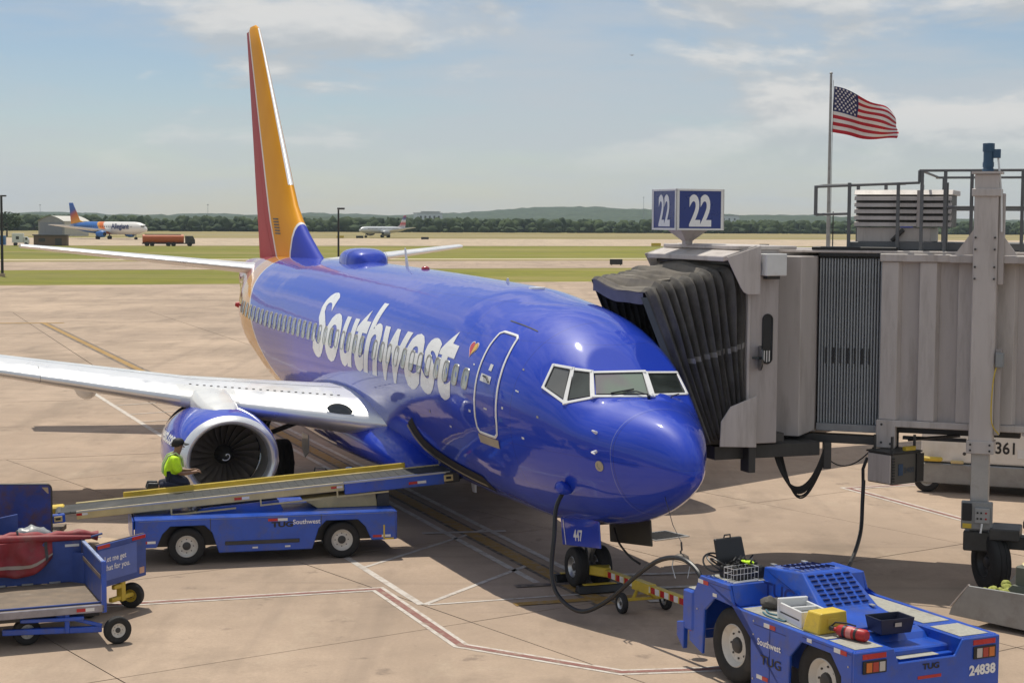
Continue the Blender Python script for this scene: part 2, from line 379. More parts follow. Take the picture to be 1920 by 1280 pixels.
# bands beyond the apron
band('taxiway', 216, 258, M_conc, -.04)
sheet('taxiway_entry', [gpt(a, b)[:2] for a, b in ((78, AE - .5), (330, AE - .5), (330, 217), (150, 217), (112, 202), (96, 184))], M_conc, -.032)
band('grass_verge', 258, 268, M_dry, -.045, wob=6)
band('service_road', 269, 273.5, mat('road_paint_pale', (.62, .53, .36), .9, var=.1, world_co=True), -.036)
band('runway', 412, 585, M_conc2, -.025)
band('dry_field', 600, 690, M_dry, -.04, wob=30)
band('far_runway', 700, 716, M_conc2, -.02)
band('far_field', 730, 900, M_dry, -.04, a0=-1500, a1=2500, wob=40)

# painted lines
def f_paint(col, wear):
    def fn(noi, rng, mix, base):
        c = mix(rng(noi(5, 8, .75), wear, wear + .16, 0, .8), col, (.36, .285, .22))
        return mix(rng(noi(.8, 5, .6), .5, .75, 0, .45), c, tuple(x * .55 for x in col)), None
    return fn
M_pw = node_mat('white_line_paint', (1, 1, 1), f_paint((.60, .55, .49), .47), .8)
M_py = node_mat('yellow_line_paint', (1, 1, 1), f_paint((.38, .225, .06), .48), .8)
M_pr = node_mat('red_line_paint', (1, 1, 1), f_paint((.26, .12, .10), .48), .8)
M_pk = node_mat('black_line_paint', (1, 1, 1), f_paint((.12, .10, .085), .44), .8)
def stripe(name, pts, w, m, z=.005, off=0.):
    pts = [Vector(p) for p in pts]; l = []; r = []
    for i, p in enumerate(pts):
        d0 = (pts[i] - pts[i-1]).normalized() if i else None; d1 = (pts[i+1] - pts[i]).normalized() if i < len(pts) - 1 else None
        d = ((d0 or d1) + (d1 or d0)).normalized(); n = Vector((-d.y, d.x)); k = 1 / max(.5, n.dot(Vector((-(d1 or d0).y, (d1 or d0).x))))
        l.append(p + n * (off + w / 2) * k); r.append(p + n * (off - w / 2) * k)
    n = len(pts); vs = [(*p, z) for p in l] + [(*p, z) for p in r]
    o = MB().add(vs, [(i, n + i, n + i + 1, i + 1) for i in range(n - 1)]).build(name, m, None, 0); o['kind'] = 'structure'; return o
rl = [(-12.5, 25.6), (-6.3, 27.52), (-2.28, 28.78), (-.73, 24.92), (1.57, 23.48), (2.68, 23.65), (6.5, 24.5)]
stripe('line_marking', rl, .27, M_pw, .0045); stripe('line_marking', rl, .12, M_pr, .0085)
stripe('line_marking', [(-3.9, 33.45), (-3.02, 31.34), (-1.47, 27.62)], .13, M_pw)
stripe('line_marking', [(-2.66, 30.62), (-.55, 34.5)], .09, M_pw, .006); stripe('line_marking', [(-1.42, 27.62), (.32, 30.9)], .10, M_pw, .006); stripe('line_marking', [(-1.36, 27.60), (1.25, 28.5)], .07, M_pw, .007)
N0 = Vector((2.7685, 25.3377)); AF = Vector((math.sin(-.3626), math.cos(-.3626))); ST = Vector((-math.cos(-.3626), math.sin(-.3626)))
ax = lambda s, y=0.: N0 + AF * s + ST * y
stripe('line_marking', [ax(2.6, .25), ax(46, .25)], .46, M_pk, .004); stripe('line_marking', [ax(2.6, .25), ax(46, .25)], .30, M_py, .0085)
stripe('line_marking', [ax(4.6, .72), ax(46, .72)], .13, M_pw, .006); stripe('line_marking', [ax(4.6, -.22), ax(46, -.22)], .13, M_pw, .0065)
for k, (s, y0, y1) in enumerate(((3.0, -.9, 1.7), (4.3, -.7, 1.2))):
    stripe('line_marking', [ax(s, y0), ax(s + .12, y1)], .22, M_pk if k % 2 else M_py, .0125 + k * .002)
for s, y0, y1 in ((2.3, -2.6, -.5), (3.2, -3.0, -1.1), (4.4, -2.4, -.9), (9.4, -.5, 1.2)): stripe('line_marking', [ax(s, y0), ax(s + .3, y1)], .16, M_pw, .0145)
yl = [(-28.6, 103), (-16, 71.8), (-10.5, 58.5)]
stripe('line_marking', yl, .60, M_pk, .006); stripe('line_marking', yl, .30, M_py, .0105)
stripe('line_marking', [(-33, 101.6), (-27.2, 102.6)], .6, M_py, .013)
stripe('line_marking', [(-15.74, 62.62), (-10.33, 49.49), (-7.2, 41.9)], .16, M_pw)
for a, b in (((-13.5, 57.2), (-9.4, 60.4)), ((-12.4, 54.6), (-8.6, 57.6)), ((-11.6, 52.6), (-7.5, 55.5)), ((-10.9, 50.9), (-8.0, 53.0))): stripe('line_marking', [a, b], .10, M_pw, .009)
rr_ = [(11.6, 41.6), (8.08, 40.27), (9.75, 35.97), (11.4, 31.7)]
stripe('line_marking', rr_, .30, M_pw); stripe('line_marking', rr_, .12, M_pr, .0095)
# storm drain grating
dr = thing('storm_drain', 'square steel drain grating set in the apron beyond the nose wheel', 'drain', (3.03, 33.9, 0), R(35)); dr.scale = (.75, .75, 1)
MB().bx(-.55, .55, -.45, .45, .001, .006).build('pit', M_black, dr, 0)
fr = MB()
for a, b, c, d in ((-.6, .6, -.5, -.44), (-.6, .6, .44, .5), (-.6, -.54, -.44, .44), (.54, .6, -.44, .44)): fr.bx(a, b, c, d, .002, .02)
fr.build('frame', M_alu, dr, 0)
for i in range(11): MB().bx(-.5 + i * .1 - .02, -.5 + i * .1 + .02, -.44, .44, .003, .018).build('grate_bar', M_dark, dr, 0)
# ================================================================== the jet at the gate
jet = thing('passenger_jet', 'blue twin engine passenger jet with white lettering parked nose-on at the gate', 'airplane', (N0.x, N0.y, -.027))
jet.rotation_euler = (0, -.0067, math.pi / 2 + .3626)          # local x runs aft from the nose, y to starboard, z up
HS = [0,.06,.2,.45,.85,1.35,1.9,2.6,3.4,4.4,5.6,7,20,22,24,26,28,30,31.6,32.2]
HT = [2.537,2.72,2.92,3.117,3.303,3.439,3.569,4.097,4.525,4.828,4.976,5.094,5.215,5.16,5.149,5.13,5.081,4.956,4.882,4.7]
HB = [2.537,2.415,2.287,2.129,1.917,1.699,1.511,1.352,1.238,1.113,1.091,1.055,1.15,1.267,1.791,2.344,2.951,3.55,4.05,4.3]
HW = [0,.144,.264,.407,.628,.873,1.103,1.33,1.553,1.731,1.83,1.85,1.88,1.90,1.86,1.586,1.157,.717,.424,.2]
HM = [2.537,2.56,2.58,2.62,2.7,2.78,2.86,2.97,3.08,3.18,3.25,3.28,3.28,3.32,3.42,3.56,3.75,4.0,4.3,4.4]
def pchip(x, y):
    n = len(x); h = [x[i+1]-x[i] for i in range(n-1)]; d = [(y[i+1]-y[i])/h[i] for i in range(n-1)]; m = [0.]*n
    for i in range(1, n-1):
        if d[i-1]*d[i] > 0:
            w1 = 2*h[i]+h[i-1]; w2 = h[i]+2*h[i-1]; m[i] = (w1+w2)/(w1/d[i-1]+w2/d[i])
    m[0] = d[0]; m[-1] = d[-1]
    def f(q):
        i = 0
        while i < n-2 and q > x[i+1]: i += 1
        t = (q-x[i])/h[i]
        return y[i]*(1+2*t)*(1-t)**2+h[i]*m[i]*t*(1-t)**2+y[i+1]*t*t*(3-2*t)+h[i]*m[i+1]*t*t*(t-1)
    return f
fT, fB, fW, fM = pchip(HS, HT), pchip(HS, HB), pchip(HS, HW), pchip(HS, HM)
FACETS = []                                        # flat facets cut for the flight deck windows
def surf(s, ph):
    t, b, w, m = fT(s), fB(s), fW(s), fM(s); c = math.cos(ph)
    p = Vector((s, w * math.sin(ph), m + ((t - m) if c > 0 else (m - b)) * c))
    if 1.5 < s < 3.6:
        for n, q, b, u in FACETS:
            k = (p - q).dot(n)
            if k > 0: f = max(0, min(1, 1 + (p - b).dot(u) / .22)); p = p - n * (k * f * f * (3 - 2 * f))
    return p
def snorm(s, ph):
    e = .01; a = surf(s + e, ph) - surf(max(0, s - e), ph); b = surf(s, ph + e) - surf(s, ph - e)
    n = b.cross(a).normalized(); o = surf(s, ph) - Vector((s, 0, fM(s)))
    return n if n.dot(o) > 0 else -n
def hp(s, deg, off=0.): ph = R(deg); return surf(s, ph) + snorm(s, ph) * off
def arcdeg(s, arc): return 90 - math.degrees(arc / 1.88)       # arc length up the side from the widest point

def livery():
    m = bpy.data.materials.new('fuselage_livery'); m.use_nodes = True; N = m.node_tree.nodes; L = m.node_tree.links; P = _p(m)
    tc = N.new('ShaderNodeTexCoord'); sep = N.new('ShaderNodeSeparateXYZ'); L.new(tc.outputs['Object'], sep.inputs[0])
    def mth(op, a, b=0.):
        n = N.new('ShaderNodeMath'); n.operation = op
        for i, v in enumerate((a, b)):
            if isinstance(v, (int, float)): n.inputs[i].default_value = v
            else: L.new(v, n.inputs[i])
        return n.outputs[0]
    def mix(fac, a, b):
        n = N.new('ShaderNodeMix'); n.data_type = 'RGBA'
        for s, v in ((n.inputs[0], fac), (n.inputs[6], a), (n.inputs[7], b)):
            if isinstance(v, tuple): s.default_value = (*v, 1)
            elif isinstance(v, (int, float)): s.default_value = v
            else: L.new(v, s)
        return n.outputs[2]
    t = mth('SUBTRACT', sep.outputs['X'], mth('MULTIPLY', mth('SUBTRACT', sep.outputs['Z'], 3.2), 1.3))
    no = N.new('ShaderNodeTexNoise'); no.inputs['Scale'].default_value = 1.3; no.inputs['Detail'].default_value = 7; no.inputs['Roughness'].default_value = .65; L.new(tc.outputs['Object'], no.inputs['Vector'])
    c = mix(no.outputs['Fac'], (.009, .044, .46), (.013, .054, .54))
    c = mix(mth('GREATER_THAN', t, 22.5), c, (.74, .72, .68))
    c = mix(mth('GREATER_THAN', t, 22.62), c, (.74, .33, .010))
    c = mix(mth('GREATER_THAN', t, 24.5), c, (.74, .70, .66))
    c = mix(mth('GREATER_THAN', t, 24.6), c, (.42, .02, .035))
    # skin joints: faint rings and stringer lines
    ringv = mth('ABSOLUTE', mth('SUBTRACT', mth('FRACT', mth('DIVIDE', sep.outputs['X'], 2.44)), .5))
    ln = mth('LESS_THAN', ringv, .0022)
    rad = mth('LESS_THAN', mth('ABSOLUTE', mth('SUBTRACT', sep.outputs['X'], 1.27)), .006)
    c = mix(mth('MULTIPLY', ln, .55), c, (.012, .016, .09)); c = mix(mth('MULTIPLY', rad, .5), c, (.25, .28, .45))
    zl = mth('LESS_THAN', mth('ABSOLUTE', mth('SUBTRACT', sep.outputs['Z'], 2.62)), .004); c = mix(mth('MULTIPLY', zl, .35), c, (.02, .02, .10))
    for zz in (4.30, 4.86, 1.95):
        l2 = mth('LESS_THAN', mth('ABSOLUTE', mth('SUBTRACT', sep.outputs['Z'], zz)), .0035); c = mix(mth('MULTIPLY', l2, .35), c, (.012, .016, .09))
    L.new(c, P.inputs['Base Color']); P.inputs['Roughness'].default_value = .45; P.inputs['Specular IOR Level'].default_value = .2
    P.inputs['Coat Weight'].default_value = 1.0; P.inputs['Coat Roughness'].default_value = .05; P.inputs['Coat IOR'].default_value = 1.46
    n3 = N.new('ShaderNodeTexNoise'); n3.inputs['Scale'].default_value = 1.5; n3.inputs['Detail'].default_value = 3; L.new(tc.outputs['Object'], n3.inputs['Vector'])
    b = N.new('ShaderNodeBump'); b.inputs['Strength'].default_value = .22; b.inputs['Distance'].default_value = .03; L.new(n3.outputs['Fac'], b.inputs['Height']); L.new(b.outputs[0], P.inputs['Coat Normal'])
    return m
M_fus = livery()
M_blue = mat('jet_blue', (.011, .049, .49), .45, coat=1.0, spec=.2, var=.08, scale=1.5)
WT_ = [(3.10, 46), (2.77, 38.6), (2.52, 29), (2.36, -11.5), (2.86, -50)]; WB_ = [(2.99, 62.8), (2.42, 62.2), (2.15, 40), (1.90, -9), (2.41, -55.5)]
WT_ = [surf(s, R(d)) for s, d in WT_]; WB_ = [surf(s, R(d)) for s, d in WB_]
PANES = []
for i in range(4):
    q = [WT_[i], WT_[i+1], WB_[i+1], WB_[i]]; n = (q[2] - q[0]).cross(q[3] - q[1]).normalized(); c = sum(q, Vector()) / 4
    if n.dot(c - Vector((3.5, 0, 3))) < 0: n = -n
    PANES.append((q, n, c))
FACETS += [(n, c, (q[2] + q[3]) / 2, ((q[0] + q[1]) - (q[2] + q[3])).normalized()) for q, n, c in PANES]
st = [i / 22 for i in range(23)]; st = [1.5 * q * q for q in st] + [1.5 + 2.0 * i / 50 for i in range(1, 51)] + [3.5 + 4.5 * i / 30 for i in range(1, 31)] + [8 + 12 * i / 24 for i in range(1, 25)] + [20 + 12.2 * i / 50 for i in range(1, 51)]
NS = 160
fus = MB().rings([[surf(max(s, .0015), 2 * math.pi * k / NS) for k in range(NS)] for s in st], True, True, True).build('fuselage', M_fus, jet, 60)

def ribbon(mb, pts, w, closed=False, mi=0):      # pts: (s, degrees); a thin painted or raised strip that follows the skin
    P = [(hp(s, d, .007), snorm(s, R(d))) for s, d in pts]; n = len(P); l = []; r = []
    for i in range(n):
        a = P[(i-1) % n] if closed else P[max(i-1, 0)]; b = P[(i+1) % n] if closed else P[min(i+1, n-1)]
        t = (b[0] - a[0]).normalized(); sd_ = t.cross(P[i][1]).normalized(); l.append(P[i][0] + sd_ * w / 2); r.append(P[i][0] - sd_ * w / 2)
    vs = l + r; fs = [(i, (i+1) % n, n + (i+1) % n, n + i) for i in range(n if closed else n - 1)]
    return mb.add(vs, fs, mi)
def proj(p):
    s = p.x; w, m = fW(s), fM(s); h = (fT(s) - m) if p.z > m else (m - fB(s))
    return s, math.degrees(math.atan2(p.y / w, (p.z - m) / h))
def densify(pts, k=6, closed=False):            # straight runs between the corners, laid on the skin
    o = []
    for i in range(len(pts) if closed else len(pts) - 1):
        a, b = hp(*pts[i]), hp(*pts[(i+1) % len(pts)])
        o += [proj(a.lerp(b, j / k)) for j in range(k)]
    return o if closed else o + [pts[-1]]
def quadpatch(c, n=10, off=.010):                # four (s, degrees) corners -> curved panel
    rows = []
    for i in range(n + 1):
        u = i / n; row = []
        for j in range(n + 1):
            v = j / n
            q = [hp(*k) for k in c]; s, d = proj(q[0].lerp(q[1], v).lerp(q[3].lerp(q[2], v), u)); row.append(hp(s, d, off))
        rows.append(row)
    return MB().rings(rows, False)
# --- flight deck windows
def glass_mat(name, edge, mid):
    m = bpy.data.materials.new(name); m.use_nodes = True; N = m.node_tree.nodes; L = m.node_tree.links; P = _p(m)
    tc = N.new('ShaderNodeTexCoord'); n = N.new('ShaderNodeTexNoise'); n.inputs['Scale'].default_value = 1.6; n.inputs['Detail'].default_value = 1.5; L.new(tc.outputs['Object'], n.inputs['Vector'])
    r = N.new('ShaderNodeValToRGB'); e = r.color_ramp.elements; e[0].position = .36; e[0].color = (*edge, 1); e[1].position = .62; e[1].color = (*mid, 1)
    L.new(n.outputs['Fac'], r.inputs[0]); L.new(r.outputs[0], P.inputs['Base Color']); P.inputs['Roughness'].default_value = .07; P.inputs['Coat Weight'].default_value = 1; P.inputs['Coat Roughness'].default_value = .02
    return m
M_ws = glass_mat('windscreen_glass', (.22, .27, .21), (.24, .17, .21)); M_ws2 = glass_mat('side_glass', (.15, .15, .14), (.11, .115, .11)); M_ws3 = glass_mat('dark_glass', (.018, .024, .022), (.06, .075, .068))  # windscreen: iridescent sheen put into the base colour as green and pink
def on_pane(k, u, v, off): q, n, c = PANES[k]; a = q[0].lerp(q[1], u).lerp(q[3].lerp(q[2], u), v); return a - n * (a - c).dot(n) + n * off
for k, (nm, m) in enumerate((('side_window_pane', M_ws2), ('side_window_pane', M_ws3), ('windscreen_pane', M_ws), ('windscreen_pane', M_ws3))):
    u0, v0 = (.09, .07) if k < 2 else (.06, .07)
    MB().rings([[on_pane(k, u0 + (1 - 2 * u0) * i / 6, v0 + (1 - 2 * v0) * j / 6, .008) for i in range(7)] for j in range(7)], False).build(nm, m, jet, 0)
    q, n, c = PANES[k]; sl = MB()
    cs_ = [on_pane(k, a, b, .011) for a, b in ((u0, v0), (1 - u0, v0), (1 - u0, 1 - v0), (u0, 1 - v0))]
    sl.tube(cs_ + [cs_[0], cs_[1]], .012, 5, False); sl.build('window_seal', M_black, jet, 0)
def strap3(a, b, n, w, nm='window_frame'):
    t = (b - a).normalized(); sd_ = t.cross(n).normalized() * (w / 2); m = n * .014; z = n * .02
    a = a - t * w * .3; b = b + t * w * .3
    MB().hexa([a - sd_ - z, a + sd_ - z, b + sd_ - z, b - sd_ - z, a - sd_ + m, a + sd_ + m, b + sd_ + m, b - sd_ + m]).build(nm, M_mark, jet, 0, .004)
for k in range(4):
    q, n, c = PANES[k]; f = lambda p: p - n * (p - c).dot(n)
    strap3(f(q[0]), f(q[1]), n, .05); strap3(f(q[3]), f(q[2]), n, .05)
for k, w in ((0, .05), (1, .085), (2, .075), (3, .10), (4, .05)):
    n = ((PANES[min(k, 3)][1] + PANES[max(k - 1, 0)][1]) / 2).normalized(); strap3(WT_[k], WB_[k], n, w)
wp = MB(); wp.tube([hp(1.86, -5, .01), hp(1.90, -4, .05), hp(2.00, 3, .045), hp(2.05, 14, .04)], .010, 6); wp.tube([hp(2.06, 4, .03), hp(2.08, 24, .03)], .013, 5); wp.cyl(hp(1.85, -5, 0), hp(1.85, -5, .06), .025, n=8)
wp.build('wiper', M_black, jet)
wp = MB(); wp.tube([hp(1.95, -28, .01), hp(2.0, -32, .05), hp(2.2, -42, .04)], .010, 6); wp.build('wiper', M_black, jet)
# --- service door with its outline, handle and sill
dp = [(4.95, 47), (4.32, 45), (4.16, 62), (4.10, 80), (4.10, 98), (4.14, 103), (4.22, 104.6), (4.80, 104.6), (4.88, 103), (4.92, 98), (4.93, 80), (4.97, 62)]
dp = [(4.85, 45.2), (4.38, 44.2), (4.30, 46), (4.22, 56), (4.14, 70), (4.10, 84), (4.10, 98), (4.13, 102.6), (4.22, 104.6), (4.80, 104.6), (4.89, 102.6), (4.92, 98), (4.92, 84), (4.94, 70), (4.97, 56), (4.95, 47.4)]
door = quadpatch([(4.90, 47), (4.33, 46), (4.15, 103.5), (4.88, 103.5)], 14, .004).build('service_door', M_blue, jet, 60)
o = ribbon(MB(), densify(dp, 4, True), .05, True).build('door_outline', M_mark, door, 60); sm = o.modifiers.new('thick', 'SOLIDIFY'); sm.thickness = .008; sm.offset = 1
h = quadpatch([(4.80, 73), (4.42, 73), (4.42, 77.5), (4.80, 77.5)], 4, .012); h.build('handle_plate', M_wing, door, 60)
MB().tube([hp(4.70, 74.2, .02), hp(4.56, 74.2, .03), hp(4.46, 76.6, .02)], .018, 6).build('door_handle', M_black, door)
quadpatch([(4.60, 66), (4.49, 66), (4.49, 70), (4.60, 70)], 4, .011).build('viewing_port', M_white, door, 60)
quadpatch([(4.90, 105.6), (4.12, 105.6), (4.14, 110), (4.88, 110)], 4, .014).build('door_sill', mat('sill_beige', (.40, .34, .25), .55), door, 60)
ribbon(MB(), densify([(5.05, 37), (4.05, 35)]), .022).build('rain_gutter', M_dark, jet, 60)
# --- cabin windows
M_pane = mat('cabin_pane', (.36, .385, .36), .12, coat=1, var=.35, scale=1.7)
M_wfr = mat('cabin_window_frame', (.42, .43, .42), .3, metal=.5, var=.15)
def cabwin(s0):
    z = lambda a: arcdeg(s0, a)
    def loop(hw, hh, off, n=20):
        o = []
        for k in range(n):
            a = 2 * math.pi * k / n; x = math.copysign(abs(math.cos(a)) ** .55, math.cos(a)) * hw; y = math.copysign(abs(math.sin(a)) ** .62, math.sin(a)) * hh
            o.append(hp(s0 + x, z(.335 + y), off))
        return o
    r0, r1, r2 = loop(.150, .215, .003), loop(.142, .207, .014), loop(.115, .178, .014); r3 = loop(.108, .170, .005)
    w = MB().rings([r0, r1, r2, r3]).build('cabin_window', M_wfr, jet, 50)
    MB().rings([r3], True, False, True).build('pane', M_pane, w, 0)
for k in range(39):
    if k == 12: continue
    cabwin(5.42 + .508 * k)
# --- lettering along the side
def hull_text(txt, s_start, base, size, bold, sx, name, length=None):
    vs, fs = text2d(txt, size, bold, 1, cut=.09)
    w = max(v[0] for v in vs); k = (length / w) if length else sx
    mb = MB().add([hp(s_start - x * k, arcdeg(0, base + y), .006) for x, y in vs], fs)
    return mb.build(name, M_mark, jet, 0, fix=False)
hull_text('Southwest', 16.1, -.11, 2.08, .050, 1, 'airline_name', 10.0)
# heart emblem behind the door
def heart(s0, d0, sz, nm):
    def hl(k): 
        o = []
        for i in range(28):
            t = 2 * math.pi * i / 28; x = 16 * math.sin(t) ** 3 / 17; y = (13 * math.cos(t) - 5 * math.cos(2*t) - 2 * math.cos(3*t) - math.cos(4*t)) / 17
            o.append((s0 - x * sz * k, d0 - math.degrees(y * sz * k / 1.8)))
        return o
    e = MB()
    for k, off in ((1.12, .006), (1, .009)): e.add([hp(s, d, off) for s, d in hl(k)], [tuple(range(28))], 0 if k > 1 else 1)
    ob = e.build(nm, [M_mark, mat('heart_red', (.55, .03, .04), .3, coat=.4)], jet, 0)
    b = MB(); pts = [(s, d) for s, d in hl(.96)][2:13]
    b.add([hp(s, d, .012) for s, d in pts], [tuple(range(len(pts)))]).build('emblem_band', mat('heart_yellow', (.75, .45, .04), .3, coat=.4), ob, 0)
heart(5.52, 61.5, .17, 'heart_emblem')
# --- small fittings
for s, d in ((1.60, 71.5), (1.54, 93)):
    p = MB(); n = snorm(s, R(d)); a = hp(s, d, 0); p.tube([a, a + n * .10, a + n * .13 + Vector((-.16, 0, 0))], [.028, .018, .012], 7)
    quadpatch([(s - .05, d - 4), (s + .05, d - 4), (s + .05, d + 4), (s - .05, d + 4)], 3, .008)
    p.build('pitot_probe', M_mark, jet)
n = snorm(1.50, R(104)); a = hp(1.50, 104)
MB().lathe([(-.01, .085), (.014, .085), (.016, .05), (.004, .045), (.004, .001)], a, n, 20).build('static_port', [mat('port_ring', (.45, .42, .33), .4, metal=.5)], jet)
MB().lathe([(-.01, .10), (.03, .095), (.06, .06), (.065, .001)], hp(13.3, 0), (0, 0, 1), 18).build('beacon_light', mat('beacon_red', (.42, .02, .03), .15, coat=1), jet, 60)
MB().prism([(14.75, 5.15), (14.55, 5.15), (14.80, 5.62), (14.88, 5.62)], -.012, .012).build('blade_antenna', M_white, jet, 0, .006)
MB().prism([(8.2, 5.08), (8.0, 5.08), (8.06, 5.2), (8.12, 5.2)], -.01, .01).build('blade_antenna', M_white, jet, 0, .004)
MB().lathe([(-.02, .16), (.02, .15), (.03, .001)], hp(6.55, 0), (0, 0, 1), 20).build('antenna_plate', M_mark, jet, 50)
hm = MB(); rs = []
for i in range(15):
    u = i / 14; k = max(.02, math.sin(math.pi * u) ** .26); s = 17.45 + 1.9 * u
    rs.append([(s, .54 * k * math.copysign(abs(math.cos(a)) ** .7, math.cos(a)), 5.10 + .44 * k * max(0, math.sin(a)) ** .5) for a in [math.pi * j / 16 for j in range(17)]])
hm.rings(rs, False).build('satellite_dome', M_blue, jet, 60)
sb = MB(); sb.rings([[(18.05 + d, .545 * math.copysign(abs(math.cos(a)) ** .7, math.cos(a)), 5.104 + .445 * max(0, math.sin(a)) ** .5) for a in [math.pi * j / 16 for j in range(17)]] for d in (0, .03)], False).build('dome_band', mat('dome_seam', (.14, .19, .60), .3), jet, 60)
q = MB(); q.tube([hp(24.9, 80, .0), hp(24.9, 80, .10)], .03, 6); q.cyl(hp(24.9, 80, .06), hp(24.9, 80, .17), .09, .05, 8); q.build('red_streamer', M_red, jet)
for s, d, w, h_ in ((3.55, 74, .10, .03), (3.9, 88, .06, .05), (5.15, 96, .09, .04), (3.3, 100, .07, .04), (4.5, 92, .12, .025), (2.9, 84, .05, .05), (6.3, 108, .10, .03), (5.2, 70, .06, .03), (3.62, 60, .05, .03), (7.4, 104, .05, .05)):
    quadpatch([(s + w / 2, d - h_ * 15), (s - w / 2, d - h_ * 15), (s - w / 2, d + h_ * 15), (s + w / 2, d + h_ * 15)], 2, .006).build('placard', MATS['port_ring'] if w < .06 else M_wing, jet, 60)
# --- forward hold opening: a dark strip on the skin paints the shade inside
cpt = [(9.25, 117), (9.15, 124), (8.93, 131), (8.4, 136), (7.6, 140), (6.7, 142.5), (6.1, 144)]
ho = ribbon(MB(), densify([(s - .30, d - 3.5) for s, d in cpt], 6), .46).build('cargo_opening_shade', mat('hold_shade', (.022, .018, .015), .8), jet, 60)
ribbon(MB(), densify(cpt, 6), .13).build('door_jamb', mat('jamb_beige', (.36, .31, .20), .6, dirt=(.2, .17, .12)), ho, 60).location = (0, .006, -.004)
MB().prism([(10.0, .72), (9.85, .72), (9.9, 1.1), (10.2, 1.1)], -.02, .02).build('blade_antenna', M_wing, jet, 0)
# --- wing-body fairing
fa = MB(); rs = []
for i in range(25):
    u = i / 24; s = 9.4 + 10.2 * u; k = math.sin(math.pi * min(1, max(0, u))) ** .45 if 0 < u < 1 else 0
    ww = 1.55 + .62 * k; zt = 1.55 + .78 * k; zb = 1.12 - .16 * k
    rs.append([(s, ww * math.copysign(abs(math.cos(a)) ** .7, math.cos(a)), (zt + zb) / 2 + (zt - zb) / 2 * math.copysign(abs(math.sin(a)) ** .8, math.sin(a))) for a in [2 * math.pi * j / 36 for j in range(36)]])
fa.rings(rs, True, True, True).build('wing_fairing', M_blue, jet, 60)
# --- wings
WY = [0.9, 1.9, 5.0, 9.0, 17.2]; WL = [10.75, 11.35, 13.05, 15.15, 19.4]; WC = [8.0, 7.2, 5.3, 4.0, 1.6]; WZ = [1.98, 2.03, 2.38, 2.94, 4.05]; WT = [.135, .13, .115, .105, .10]
def lerp(xs, ys, q):
    i = 0
    while i < len(xs) - 2 and q > xs[i+1]: i += 1
    t = (q - xs[i]) / (xs[i+1] - xs[i]); return ys[i] + (ys[i+1] - ys[i]) * t
def foil(u, t):       # u 0..1 chord -> half thickness
    return 5 * t * (.2969 * math.sqrt(u) - .126 * u - .3516 * u*u + .2843 * u**3 - .1036 * u**4)
def wsec(y, us, side):
    l, c, z, t = (lerp(WY, a, y) for a in (WL, WC, WZ, WT)); up = []; dn = []
    for u in us:
        h = foil(u, t) * c; cam_ = .02 * c * (1 - (2*u - 1) ** 2) - math.tan(R(1.5)) * u * c * .4
        up.append(Vector((l + u * c, side * y, z + cam_ + h))); dn.append(Vector((l + u * c, side * y, z + cam_ - h)))
    return up, dn
